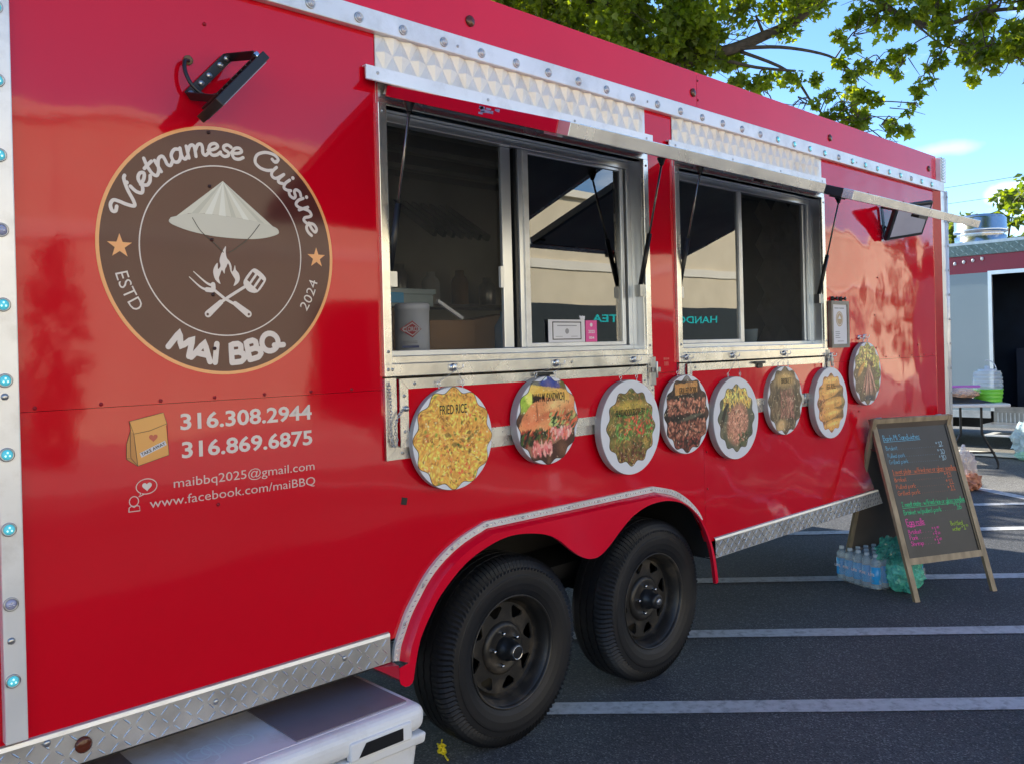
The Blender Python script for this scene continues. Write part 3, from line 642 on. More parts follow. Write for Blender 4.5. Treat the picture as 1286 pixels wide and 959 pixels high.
    # drip flashing
    f0, f1 = (1.556, 3.032) if first else (3.152, 4.617)
    fl_ = MB().box(f0, f1, -.020, -.014, 2.332, 2.376); fl_.box(f0, f1, -.014, .0, 2.372, 2.376)
    fl_.add([(f0, -.020, 2.332), (f1, -.020, 2.332), (f1, -.058, 2.318), (f0, -.058, 2.318), (f0, -.056, 2.315), (f1, -.056, 2.315), (f1, -.018, 2.329), (f0, -.018, 2.329)], [(0, 3, 2, 1), (4, 5, 6, 7), (3, 4, 5, 2), (0, 7, 4, 3), (1, 2, 5, 6)])
    fo = fl_.build('drip_flashing', M['white_alu'], T)
    for t in (.03, .35, .66, .97): inst('rivet', scr_m, fo, (f0+(f1-f0)*t, -.020, 2.356))
window(1.635, 2.968, True); window(3.228, 4.573, False)

# lift-up doors over the windows
def door(xl, xr, first):
    H = Vector((0, -.030, 2.285)); E = Vector((0, -.812, 2.005)); d = (E-H); L = d.length; u = d.normalized(); nrm = Vector((0, u.z, -u.y))   # up-facing
    if nrm.z < 0: nrm = -nrm
    th = .034; root = MB()
    def P(x, s, t): return Vector((x, 0, 0))+H+u*s+nrm*t
    def bx(mb, xa, xb, s0, s1, t0, t1):
        mb.add([P(xa, s0, t0), P(xb, s0, t0), P(xb, s1, t0), P(xa, s1, t0), P(xa, s0, t1), P(xb, s0, t1), P(xb, s1, t1), P(xa, s1, t1)],
               [(0, 1, 2, 3), (7, 6, 5, 4), (0, 4, 5, 1), (1, 5, 6, 2), (2, 6, 7, 3), (3, 7, 4, 0)])
    bx(root, xl+.004, xr-.004, .01, L-.006, .006, th-.002); D = root.build('lift_door', M['red_matt'], T)
    D['label'] = 'raised door over the left window, red edge' if first else 'raised door over the right window, dark edge'
    un = MB(); bx(un, xl+.03, xr-.03, .03, L-.05, .001, .0055); un.build('door_lining', M['alu_dark'], D)
    fb = MB(); bx(fb, xl, xr, L-.045, L, -.002, th+.001); fb.build('door_front_rail', M['alu'], D, .002)
    for xa, xb, mm in ((xl, xl+.028, M['red_matt'] if first else M['black']), (xr-.028, xr, M['alu'])):  # right door's near rail is black: its dark reflection put into the colour
        s_ = MB(); bx(s_, xa, xb, .0, L-.046, -.001, th); s_.build('door_side_rail', mm, D, .002)
    hb = MB(); bx(hb, xl, xr, -.012, .0, .004, th); hb.build('hinge', M['steel'], D)
    lt = MB(); bx(lt, (xl+.012), (xl+.032) if first else (xl+.05), L-.10, L-.05, -.008, .0); lt.build('keeper', M['black'] if not first else M['steel'], D)
    if first:
        st = MB()
        for i in range(14): a, b = random.uniform(.47, .56), random.uniform(.008, .026); c_ = P(xl-.0009, a, b); st.obox(c_, (.0003, 0, 0), u*random.uniform(.004, .012), nrm*random.uniform(.002, .004))
        st.build('sticker', mat('torn_sticker', (.35, .35, .5), .5), D)
        lb = MB(); bx(lb, xr-.38, xr-.30, L-.06, L-.02, -.012, -.003); lb.build('latch', M['black'], D)
    else:
        lb = MB(); bx(lb, (xl+xr)/2-.05, (xl+xr)/2+.05, L-.03, L+.004, -.016, -.003); lb.build('latch', M['black'], D)
    for x, o in ((xl+.026, 1), (xr-.03, -1)):
        top = P(x, .105, -.028); bot = Vector((x+(.004 if o > 0 else .004), .015, 1.705)); md_ = bot+(top-bot)*.46
        r = MB().tube([md_, top], .0045, 8).build('strut_rod', M['strut'], D)
        MB().tube([bot, md_], .0105, 10).sphere(tuple(bot), .015, 10, 6).build('strut_cylinder', M['black'], D)
        MB().lathe([(0, .008), (.012, .012), (.028, .019), (.032, .019)], top-Vector((0, 0, .004)), (0, 0, 1), 12).build('strut_mount', M['black'], D)
        MB().box(x-.012, x+.024, -.002, .03, 1.68, 1.73).build('strut_bracket', M['steel'], D)
door(1.62, 2.985, True); door(3.21, 4.585, False)

# fold-down counters hanging under the windows
def drop(xl, xr, first):
    zt, zb = 1.385, 1.123
    a = M['alu']; fr_ = MB()
    def mitre(x0, x1, z0, z1, w_, y0, y1, m, nm, sides='LRB'):
        Q = {'L': [(x0, z0), (x0+w_, z0+w_), (x0+w_, z1), (x0, z1)], 'R': [(x1, z0), (x1, z1), (x1-w_, z1), (x1-w_, z0+w_)], 'B': [(x0+.001, z0), (x1-.001, z0), (x1-w_, z0+w_-.001), (x0+w_, z0+w_-.001)],
             'T': [(x0+w_, z1-w_), (x1-w_, z1-w_), (x1, z1), (x0, z1)], 't': [(x0+w_, z1-w_), (x1-w_, z1-w_), (x1-.001, z1-.001), (x0+.001, z1-.001)]}
        for s_ in sides: plate(nm, [Q[s_]], WALL, y0, y1, m, T)
    mitre(xl-.032, xr+.034, zb, zt, .045, .0005, .012, a, 'trim_strip')
    pn = plate('fold_down_counter', [rect(xl+.020, xr-.018, zb+.040, zt-.004)], WALL, .004, .016, M['red'], T)
    x0, x1, z0, z1 = xl+.019, xr-.017, zb+.038, zt-.003; w_ = .034
    for nm, Q in (('edge_strip', [(x0, z0), (x0+w_, z0+w_), (x0+w_, z1-w_), (x0, z1)]), ('edge_strip', [(x1, z0), (x1, z1), (x1-w_, z1-w_), (x1-w_, z0+w_)]),
                  ('edge_strip', [(x0+.001, z0), (x1-.001, z0), (x1-w_-.001, z0+w_-.001), (x0+w_+.001, z0+w_-.001)]), ('edge_strip', [(x0+w_+.001, z1-w_+.001), (x1-w_-.001, z1-w_+.001), (x1-.001, z1), (x0+.001, z1)])):
        plate(nm, [Q], WALL, .0162, .021, a, pn)
    for x, z in [(x0+.017, z1-.055), (x0+.06, z1-.017), (x0+.017, z0+.05), (x0+.06, z0+.017), (xl-.015, zb+.06), (xl+.03, zb+.02), (x1-.017, z1-.06), ((x0+x1)/2, z0+.017)]: inst('rivet', scr_m, pn, (x, -.021 if z > z0 else -.0125, z))
    # hinge leaves at the bottom
    for t in (.42, .80):
        hx = xl+(xr-xl)*t
        MB().box(hx-.03, hx-.002, -.026, -.0215, zb+.02, zb+.066).box(hx+.002, hx+.03, -.026, -.0215, zb+.02, zb+.066).tube([(hx, -.026, zb+.014), (hx, -.026, zb+.072)], .004, 6).build('hinge', M['steel'], T)
drop(1.635, 2.968, True); drop(3.228, 4.573, False)
# chain of the left counter, spilling down
def chain(pts, r=.006, t=.0016, name='chain', parent=None, m=None):
    P = catmull(pts, 6); mb = MB(); step = r*1.55; acc = 0; last = P[0]; flip = 0
    for i in range(1, len(P)):
        while (P[i]-last).length > step:
            d = (P[i]-last).normalized(); c = last+d*step/2; last = last+d*step; flip ^= 1
            u = d; v = (d.orthogonal().normalized() if flip else d.cross(d.orthogonal().normalized()))
            mb.tube([c+u*r*math.cos(a)+v*r*.6*math.sin(a) for a in [k_*PI/4 for k_ in range(9)]], t, 5, False)
    return mb.build(name, m or M['steel'], parent)
chain([(1.615, -.018, 1.372), (1.618, -.020, 1.30), (1.616, -.020, 1.22), (1.622, -.022, 1.17), (1.640, -.022, 1.175), (1.630, -.024, 1.23), (1.648, -.026, 1.27), (1.672, -.026, 1.285)], .0065, .0017, 'counter_chain', T)
MB().sphere((1.675, -.026, 1.286), .010).build('eyelet', M['steel'], T)
# latches
def latch(x, z):
    o = MB().box(x-.045, x+.045, -.040, -.022, z-.006, z+.006).box(x-.012, x+.035, -.030, -.021, z-.028, z-.006).build('slam_latch', M['black'], T, .002); return o
latch(2.31, 1.374); latch(3.845, 1.372)
for x in (3.0, 4.60):
    MB().box(x-.028, x+.03, -.034, -.018, 1.355, 1.375).tube([(x-.005, -.04, 1.33), (x-.005, -.04, 1.40)], .005, 8).box(x-.02, x+.012, -.022, -.016, 1.30, 1.42).build('side_latch', M['steel'], T, .001)
# extra alu post strip beside the left counter
for x0_, x1_ in ((2.958, 3.003),): plate('trim_strip', [rect(x0_+.006, x1_, 1.16, 1.383)], WALL, .0125, .017, M['alu'], T)
for z in (1.20, 1.24, 1.28, 1.32): inst('rivet', scr_m, T, (2.99, -.017, z))
# hooks for the menu boards
HOOKS = [1.883, 2.392, 2.865, 3.245, 3.625, 4.115, 4.598]
def hook(x, z, y=-.017):
    mb = MB().lathe([(0, .014), (.004, .014), (.007, .010), (.007, 0)], (x, y, z), (0, -1, 0), 14)
    mb.tube([(x+.012*math.cos(a)-.0, y-.010-.006*math.sin(a), z+.012*math.sin(a)) for a in [PI*.3+k_*.35 for k_ in range(14)]], .0022, 6)
    mb.tube(catmull([(x, y-.006, z), (x+.012, y-.018, z-.006), (x+.024, y-.022, z-.002), (x+.028, y-.022, z+.010)], 5), .0024, 6)
    return mb.build('hook', M['chrome'], T)
for h in HOOKS[:6]: hook(h, 1.412)
hook(4.60, 1.39, -.03); hook(5.02, 1.485, -.0); hook(5.09, 1.49, -.0)

# ------------------------------------------------------------------ flood lights bolted to the wall
def flood_left():
    a = Vector((.985, 0, 2.172)); b = Vector((1.10, 0, 2.300)); u = (b-a).normalized(); v = Vector((u.z, 0, -u.x)); o = Vector((0, -1, 0))
    bk = MB(); wv = .014
    def flat(p, q, wdir, wd, th, tdir): bk.obox((p+q)/2, (q-p)/2, wdir*wd/2, tdir*th/2)
    pa, pb = a+o*.012, b+o*.012
    oa, ob_ = a+o*.135+v*.045, b+o*.135+v*.030
    flat(pa, pb, v, .028, .004, o); 
    for p, q in ((pa, oa), (pb+u*.0, ob_)): 
        dq = (q-p).normalized(); flat(p, q, dq.cross(u).normalized(), .026, .004, u)
    B = bk.build('light_bracket', M['black'], T, .001); B['label'] = 'bracket of the slanted flood light, at the left end'
    for t in (.06, .32, .52, .80, .97):
        p = a+(b-a)*t+o*.015; inst('screw', scr, B, p)
    c = (oa+ob_)/2-u*.022+v*.012-o*.02; hb = MB(); dep = (o*.99-v*.13).normalized(); dn = dep.cross(u).normalized(); dn = dn if dn.dot(v) > 0 else -dn
    hb.obox(c, u*.102, dep*.074, dn*.012)
    for i in range(9): hb.obox(c-dn*.0155+u*(i-4)*.020, u*.002, dep*.060, dn*.0035)
    h = hb.build('light_housing', M['black'], T, .003)
    MB().obox(c+dn*.0132, u*.090, dep*.064, dn*.001).build('light_lens', M['led_off'], h)
    for p in (oa, ob_): MB().lathe([(-.006, .009), (.006, .009), (.008, 0)], p, -u if p is oa else u, 10).build('bolt', M['chrome'], B)
    MB().lathe([(0, .013), (.006, .013), (.007, .006), (.006, .0)], (.992, -.0, 2.272), (0, -1, 0), 12).build('grommet', mat('grommet_rubber', (.16, .11, .05), .6), T)
    P = catmull([(.992, -.006, 2.270), (.975, -.02, 2.262), (.972, -.03, 2.230), (.985, -.04, 2.195), (1.015, -.05, 2.170), (1.04, -.07, 2.172), (1.06, -.10, 2.180)], 5)
    MB().tube(P, .0055, 8).build('cable', M['black'], T)
flood_left()
def flood_right():
    c = Vector((5.49, -.12, 2.205)); u = Vector((.168, -.045, .026)); v = Vector((-.034, -.050, .098)); n = v.cross(u).normalized()
    if n.y > 0: n = -n
    h = MB().obox(c, u, v, n*.014).build('light_housing', M['black'], T, .008); h['label'] = 'housing of the flood light near the far end'
    MB().obox(c+n*.0150, u*.86, v*.80, n*.0012).build('light_lens', mat('frosted_lens', (.42, .42, .50), .25, var=.05), h)
    fins = MB(); 
    for i in range(8): fins.obox(c-n*.024+u*(i-3.5)*.2, u*.02, v*.75, n*.012)
    fins.build('cooling_fin', M['black'], h)
    wa = Vector((5.36, -.012, 2.29)); wb = Vector((5.40, -.012, 2.09)); bk = MB()
    bk.bar(wa, wb, .004, .030, (1, 0, 0)); bk.bar(wa, c-u*1.0+v*.8, .004, .022, (0, 0, 1)); bk.bar(wb, c-u*1.0-v*.8, .004, .022, (0, 0, 1))
    B = bk.build('light_bracket', M['black'], T)
    MB().tube(catmull([(5.40, -.005, 2.18), (5.42, -.05, 2.13), (5.44, -.07, 2.16), (5.46, -.09, 2.20)], 5), .005, 7).build('cable', M['black'], T)
flood_right()

# ------------------------------------------------------------------ round logo
LC = (1.085, 1.7616); LR = .3431
def lp(u, v): return (LC[0]+u*LR, LC[1]+v*LR)
logo = plate('logo', [circle(*LC, LR*.973, 120)], WALL, .0002, .0010, M['brown'], T)
plate('logo_border', [circle(*LC, LR, 120), circle(*LC, LR*.9735, 120)], WALL, .0002, .0012, M['orange'], logo)
plate('logo_ring', [circle(*LC, LR*.689, 120), circle(*LC, LR*.6795, 120)], WALL, .0010, .0014, M['decal'], logo)
def star(cx, cy, r): return [lp(cx+(r if i % 2 == 0 else r*.40)*math.cos(PI/2+i*PI/5), cy+(r if i % 2 == 0 else r*.40)*math.sin(PI/2+i*PI/5)) for i in range(10)]
plate('star', [star(-.828, -.012, .094)], WALL, .0010, .0014, M['orange'], logo); plate('star', [star(.838, -.010, .090)], WALL, .0010, .0014, M['orange'], logo)
# conical hat
plate('hat', [[lp(*q) for q in [(-.008, .566), (-.454, .200), (-.44, .235), (-.30, .279), (-.153, .290), (0, .285), (.184, .272), (.33, .255), (.45, .225), (.481, .191)]]], WALL, .0010, .0014, M['hat1'], logo)
for a, b, mm in ((-.30, -.235, 'hat2'), (-.175, -.11, 'hat4'), (-.05, .01, 'hat4'), (.06, .10, 'hat2'), (.16, .215, 'hat4'), (.30, .35, 'hat2')):
    plate('hat_pleat', [[lp(-.008+a*.04, .55), lp(a, .284-abs(a)*.10), lp(b, .284-abs(b)*.10), lp(-.008+b*.04+.004, .55)]], WALL, .0014, .0017, M[mm], logo)
br = [(-.454, .200), (-.43, .235), (-.30, .276), (-.153, .287), (0, .283), (.184, .270), (.33, .253), (.45, .225), (.481, .191), (.46, .165), (.36, .132), (.23, .112), (.05, .108), (-.12, .115), (-.28, .138), (-.40, .170)]
plate('hat_brim', [[lp(*q) for q in [tuple(p) for p in catmull(br, 4, True)]]], WALL, .0017, .0020, M['hat3'], logo)
LF = Frame(WALL(LC[0], LC[1]), (1, 0, 0), (0, 0, 1))
def ls(pts): return [(x*LR, y*LR) for x, y in pts]
s_ = Strokes(LF, .0024); s_.stroke(ls([(-.269, .246), (-.203, .146), (-.112, .074), (-.019, -.012)]), .0022); s_.stroke(ls([(.304, .239), (.205, .118), (.078, .017), (.029, -.009)]), .0022); s_.build('chin_cord', M['ink'], logo)
flame = [(-.050, -.270), (-.092, -.235), (-.108, -.175), (-.095, -.130), (-.069, -.100), (-.068, -.150), (-.045, -.125), (-.052, -.085), (-.044, -.047), (-.025, -.005), (.004, .040), (.002, -.010), (.010, -.056), (.034, -.085), (.048, -.120), (.050, -.165), (.066, -.150), (.078, -.112), (.086, -.150), (.110, -.178), (.118, -.222), (.102, -.256), (.062, -.282), (.078, -.235), (.060, -.200), (.040, -.165), (.030, -.120), (.018, -.100), (.006, -.125), (-.008, -.150), (-.014, -.185), (-.034, -.155), (-.050, -.190), (-.062, -.225)]
plate('flame', [[lp(*p) for p in [tuple(q) for q in catmull(flame, 3, True)]]], WALL, .0010, .0014, M['decal'], logo)
# crossed fork and spatula
fk = Strokes(LF, .0016)
fk.stroke(ls([(-.305, -.222), (-.215, -.300), (-.150, -.322)]), .0085, taper=(.25, 1)); fk.stroke(ls([(-.270, -.178), (-.170, -.262), (-.112, -.285)]), .0085, taper=(.25, 1))
fk.stroke(ls([(-.165, -.318), (-.115, -.318), (-.112, -.275)]), .013); fk.stroke(ls([(-.115, -.310), (-.02, -.385), (.075, -.435)]), .0078, False)
fk.build('fork', M['decal'], logo)
def cap_(p, q, w_):
    p, q = Vector(p), Vector(q); d = (q-p).normalized(); n = Vector((-d.y, d.x)); out = []
    for i in range(9): a = PI/2+PI*i/8; out.append(p+(d*math.cos(a)+n*math.sin(a))*w_*.7)
    for i in range(9): a = -PI/2+PI*i/8; out.append(q+(d*math.cos(a)+n*math.sin(a))*w_)
    return [lp(*x) for x in out]
plate('fork', [cap_((.07, -.425), (.185, -.510), .028), [lp(*q) for q in circle(.188, -.512, .011, 12)]], WALL, .0019, .0022, M['decal'], logo)
plate('spatula', [cap_((-.05, -.415), (-.160, -.512), .028), [lp(*q) for q in circle(-.164, -.515, .011, 12)]], WALL, .0019, .0022, M['decal'], logo)
sp = Strokes(LF, .0022); sp.stroke(ls([(-.05, -.415), (.06, -.345), (.175, -.275)]), .0082, False); sp.build('spatula', M['decal'], logo)
bl = [(.150, -.235), (.158, -.285), (.196, -.325), (.270, -.328), (.338, -.245), (.345, -.200), (.275, -.140), (.225, -.140)]
def slot(i):
    o = Vector((.206+.034*i, -.285+.030*i)); d = Vector((.058, .078))*(1 if i else .9); n = Vector((-.0105, .0085))
    o = Vector((.252, -.232))+Vector((.036, -.030))*(i-1)-d*.5; return [lp(*(q)) for q in (o-n, o+d-n, o+d+n, o+n)]
plate('spatula', [[lp(*p) for p in [tuple(q) for q in catmull(bl, 3, True)]], slot(0), slot(1), slot(2)], WALL, .0024, .0027, M['decal'], logo)
# script lettering on the upper arc
GL = {
 'V': ([[(.30, 1.22), (.08, 1.20), (.02, 1.45), (.22, 1.68), (.46, 1.60), (.56, 1.2), (.64, .6), (.80, .04), (1.02, .30), (1.26, 1.0), (1.52, 1.62), (1.66, 1.72)]], 1.38),
 'i': ([[(.10, .95), (.10, .4), (.24, .02), (.44, .10), (.58, .36)]], .52, (.12, 1.32)),
 'e': ([[(.02, .42), (.34, .50), (.54, .76), (.38, .98), (.14, .84), (.06, .42), (.24, .04), (.52, .06), (.72, .32)]], .70),
 't': ([[(.26, 1.55), (.18, .9), (.18, .32), (.32, .0), (.54, .14), (.64, .34)], [(.0, .98), (.50, 1.05)]], .58),
 'n': ([[(.08, .95), (.08, .02)], [(.10, .5), (.30, .90), (.52, .92), (.58, .62), (.58, .22), (.72, .02), (.92, .22)]], .88),
 'a': ([[(.62, .84), (.36, .98), (.10, .66), (.12, .16), (.36, .02), (.58, .34), (.66, .94)], [(.66, .94), (.64, .28), (.78, .02), (.96, .20)]], .92),
 'm': ([[(.08, .95), (.08, .02)], [(.10, .5), (.26, .90), (.44, .92), (.50, .62), (.50, .02)], [(.52, .5), (.68, .90), (.86, .92), (.92, .62), (.92, .22), (1.06, .02), (1.24, .22)]], 1.20),
 's': ([[(.04, .16), (.26, .0), (.48, .14), (.44, .40), (.20, .58), (.16, .84), (.34, 1.0), (.54, .88)]], .60),
 'u': ([[(.08, .95), (.06, .34), (.22, .02), (.46, .14), (.58, .90)], [(.58, .92), (.58, .24), (.72, .02), (.92, .22)]], .88),
 'C': ([[(1.06, 1.30), (1.10, 1.62), (.82, 1.76), (.40, 1.46), (.14, .86), (.24, .22), (.62, .0), (1.00, .16), (1.20, .46)], [(.86, 1.30), (1.04, 1.24), (1.12, 1.40)]], 1.20)}
def script_arc(word, th0, Rb, xh, wd, th1, name):
    adv = sum(GL[c][1] for c in word); tot = adv*xh; span = math.radians(th0-th1); kx = span*Rb/tot
    st = Strokes(LF, .0012); x = 0
    for c in word:
        g = GL[c]
        for s in g[0]:
            P = catmull([Vector((a, b)) for a, b in s], 5); Q = []
            for p in P:
                px = (x+p.x+p.y*.10)*xh*kx; th = math.radians(th0)-px/Rb; r = Rb+p.y*xh; Q.append((r*math.cos(th)*LR, r*math.sin(th)*LR))
            st.stroke(Q, wd*LR, False)
        if len(g) > 2:
            px = (x+g[2][0]+.12)*xh*kx; th = math.radians(th0)-px/Rb; r = Rb+g[2][1]*xh; st.dot(r*math.cos(th)*LR, r*math.sin(th)*LR, wd*LR*.62)
        x += g[1]
    st.build(name, M['decal'], logo)
script_arc('Vietnamese', 166, .768, .098, .0265, 78, 'script_lettering')
script_arc('Cuisine', 72.5, .785, .098, .0265, 13.5, 'script_lettering')
def arc_text(s, size, Rb, th0, th1, m, name, bold=0, xs=1):
    cu = bpy.data.curves.new(name, 'FONT'); cu.body = s; cu.size = size*LR; cu.offset = bold*size*LR; cu.extrude = .0002; cu.resolution_u = 3
    ob = bpy.data.objects.new(name, cu); me = bpy.data.meshes.new_from_object(ob); bpy.data.objects.remove(ob); bpy.data.curves.remove(cu)
    bm = bmesh.new(); bm.from_mesh(me); bmesh.ops.subdivide_edges(bm, edges=[e for e in bm.edges if e.calc_length() > .012], cuts=2)
    X = [v.co.x for v in bm.verts]; x0, x1 = min(X), max(X)
    for v in bm.verts:
        t = (v.co.x-x0)/(x1-x0); th = math.radians(th0+(th1-th0)*t); r = Rb*LR-v.co.y; v.co = LF(r*math.cos(th), r*math.sin(th), .0013+v.co.z)
    bm.to_mesh(me); bm.free(); me.materials.clear(); return link(name, me, logo, m)
CG = {'M': (1.0, [(.06, 0), (.16, 1), (.5, .30), (.84, 1), (.94, 0)]), 'A': (.86, [(.04, 0), (.43, 1), (.82, 0)], [(.20, .32), (.66, .32)]), 'I': (.34, [(.17, 0), (.17, 1)]), ' ': (.42,),
 'B': (.78, [(.12, 0), (.12, 1), (.48, 1), (.60, .88), (.58, .64), (.46, .54), (.14, .54)], [(.46, .54), (.66, .42), (.68, .14), (.52, 0), (.12, 0)]), 'Q': (.98, [(.48+.40*math.cos(t), .5+.5*math.sin(t)) for t in [PI/2+i*PI/10 for i in range(21)]], [(.60, .22), (.98, -.06)])}
def caps_arc(word, th0, th1, Rb, ch, wd):
    tot = sum(CG[c][0] for c in word); st = Strokes(LF, .0012); x = 0
    for c in word:
        for q in CG[c][1:]:
            P = []
            for a_, b_ in zip(q[:-1], q[1:]): P += [(a_[0]+(b_[0]-a_[0])*t/4, a_[1]+(b_[1]-a_[1])*t/4) for t in range(4)]
            P.append(q[-1]); st.stroke([((Rb-p[1]*ch)*math.cos(R(th0+(th1-th0)*(x+p[0])/tot))*LR, (Rb-p[1]*ch)*math.sin(R(th0+(th1-th0)*(x+p[0])/tot))*LR) for p in P], wd*LR, False)
        x += CG[c][0]
    tag(st.build('bold_lettering', M['decal'], logo), kind='stuff')
caps_arc('MAI BBQ', -123, -57, .906, .148, .046)
arc_text('ESTD', .137, .893, -166, -145.5, M['decal'], 'thin_lettering', -.004)
arc_text('2024', .120, .873, -33.5, -14.5, M['decal'], 'thin_lettering', -.004)

# ------------------------------------------------------------------ contact lettering, paper-bag drawing, chat drawing
def fit_text(name, s, x0, x1, z0, capz, m, parent, bold=0, d=.0009, fr=WALL, ext=.0003, shear=0):
    """lettering from x0 to x1, baseline z0, capital height capz"""
    o = text(name, s, capz/CAPR, fr, 0, 0, 0, m, None, 'LEFT', 1, bold, ext, shear); me = o.data
    inv = fr.mat().inverted(); me.transform(inv); X = [v.co.x for v in me.vertices]; a, b = min(X), max(X)
    me.transform(fr.mat(x0, z0, d) @ Matrix.Diagonal(((x1-x0)/(b-a), 1, 1, 1)) @ Matrix.Translation((-a, 0, 0)))
    if parent is not None: o.parent = parent; o.matrix_parent_inverse = WM[parent.name].inverted()
    return o
fit_text('phone_number', '316.308.2944', .946, 1.343, 1.277, .0405, M['decal'], T, .022)
fit_text('phone_number', '316.869.6875', .948, 1.343, 1.2015, .0405, M['decal'], T, .022)
fit_text('email_address', 'maibbq2025@gmail.com', .924, 1.348, 1.1245, .0240, M['decal_thin'], T, -.004)
fit_text('web_address', 'www.facebook.com/maiBBQ', .860, 1.349, 1.0795, .0240, M['decal_thin'], T, -.004)
bag = plate('paper_bag_drawing', [[(.8135, 1.309), (.901, 1.326), (.910, 1.296), (.9075, 1.290), (.913, 1.213), (.832, 1.192), (.804, 1.213), (.805, 1.251), (.8165, 1.286)]], WALL, .0002, .0008, M['bag_tan'], T)
plate('bag_side', [[(.8165, 1.284), (.806, 1.251), (.805, 1.214), (.832, 1.193), (.824, 1.276)]], WALL, .0008, .0011, M['bag_dark'], bag)
bl = Strokes(WALL, .0014)
for P in ([(.8135, 1.309), (.901, 1.326), (.910, 1.296), (.913, 1.213), (.832, 1.192), (.804, 1.213), (.805, 1.251), (.8165, 1.286), (.8135, 1.309)], [(.8135, 1.309), (.824, 1.276), (.865, 1.281), (.910, 1.296)], [(.824, 1.276), (.832, 1.192)], [(.815, 1.28), (.815, 1.215), (.805, 1.214)], [(.815, 1.215), (.832, 1.193)]):
    bl.stroke(P, .0013, False)
bl.build('outline', M['ink'], bag)
def heart(cx, cy, r): return [(cx+r*.062*16*math.sin(t)**3, cy+r*.062*(13*math.cos(t)-5*math.cos(2*t)-2*math.cos(3*t)-math.cos(4*t))) for t in [i*2*PI/32 for i in range(32)]]
plate('heart', [heart(.8735, 1.262, .0112)], WALL, .0011, .0014, M['heart'], bag)
lbf = Frame(WALL(.842, 1.2135), (.066, 0, .0268), (-.0268, 0, .066))
plate('label', [rect(0, .071, 0, .0125)], lbf, .0011, .0014, M['paper'], bag)
fit_text('label_lettering', 'TAKE AWAY', .002, .069, .0026, .0080, M['ink'], bag, .02, .0018, lbf, .0002)
ck = Strokes(WALL, .0010)
ck.stroke([(.853+.0265*math.cos(t)-.0, 1.1375+.0195*math.sin(t)) for t in [PI*1.30-i*2*PI*.97/40 for i in range(41)]], .0024, False)
ck.stroke([(.838, 1.121), (.832, 1.113), (.847, 1.1185)], .0024, False)
ck.stroke([(.820+.0115*math.cos(t), 1.103+.0125*math.sin(t)) for t in [i*2*PI/24 for i in range(25)]], .0024, False)
ck.stroke([(.8065, 1.0775), (.8075, 1.088), (.8135, 1.0915), (.820, 1.0875), (.8265, 1.0915), (.8335, 1.089), (.8345, 1.0770), (.8065, 1.0775)], .0024, False)
chat = ck.build('chat_drawing', M['decal_thin'], T)
plate('heart', [heart(.854, 1.1375, .0125)], WALL, .0009, .0012, M['decal'], chat)
fp = mat('faded_pink_ink', (.72, .10, .09), .2)
plate('faded_print', [rect(3.097, 3.109, 1.404, 1.414), rect(3.111, 3.121, 1.404, 1.414), rect(3.124, 3.138, 1.405, 1.413), rect(3.102, 3.110, 1.378, 1.396), rect(3.113, 3.121, 1.378, 1.396), rect(3.124, 3.132, 1.378, 1.396)], WALL, .0005, .0008, fp, T)

# ------------------------------------------------------------------ round menu boards hung from the hooks
NG = 150
class Paint:
    def __init__(s, base): s.a = np.zeros((NG, NG, 3)); s.a[:] = base; c = (np.arange(NG)+.5)/NG*2-1; s.x, s.y = np.meshgrid(c, c)
    def ell(s, x, y, rx, ry, ang, col, soft=.25, op=1):
        dx, dy = s.x-x, s.y-y; c, q = math.cos(ang), math.sin(ang); u = (dx*c+dy*q)/rx; v = (-dx*q+dy*c)/ry; d = np.sqrt(u*u+v*v)
        k = np.clip((1-d)/soft, 0, 1)[..., None]*op; s.a = s.a*(1-k)+np.array(col)*k
    def poly(s, pts, col, op=1):
        ins = np.zeros((NG, NG), bool); n = len(pts)
        for i in range(n):
            (x1, y1), (x2, y2) = pts[i], pts[(i+1) % n]
            c = ((y1 > s.y) != (y2 > s.y)) & (s.x < (x2-x1)*(s.y-y1)/((y2-y1) or 1e-9)+x1); ins ^= c
        k = ins[..., None]*op; s.a = s.a*(1-k)+np.array(col)*k
    def scatter(s, rng, n, box, rx, ry, cols, ang=(0, PI), soft=.3, op=.9, jit=.15):
        for _ in range(n):
            x = rng.uniform(box[0], box[1]); y = rng.uniform(box[2], box[3]); c = np.array(rng.choice(cols))*rng.uniform(1-jit, 1+jit)
            s.ell(x, y, rng.uniform(*rx), rng.uniform(*ry), rng.uniform(*ang), np.clip(c, 0, 1), soft, op)
    def noise(s, amt, seed):
        r = np.random.RandomState(seed); s.a *= 1+amt*(r.rand(NG, NG, 1)-.5)
C_ = lambda *h: [rgb(*x) for x in h]
rg = random.Random(3)
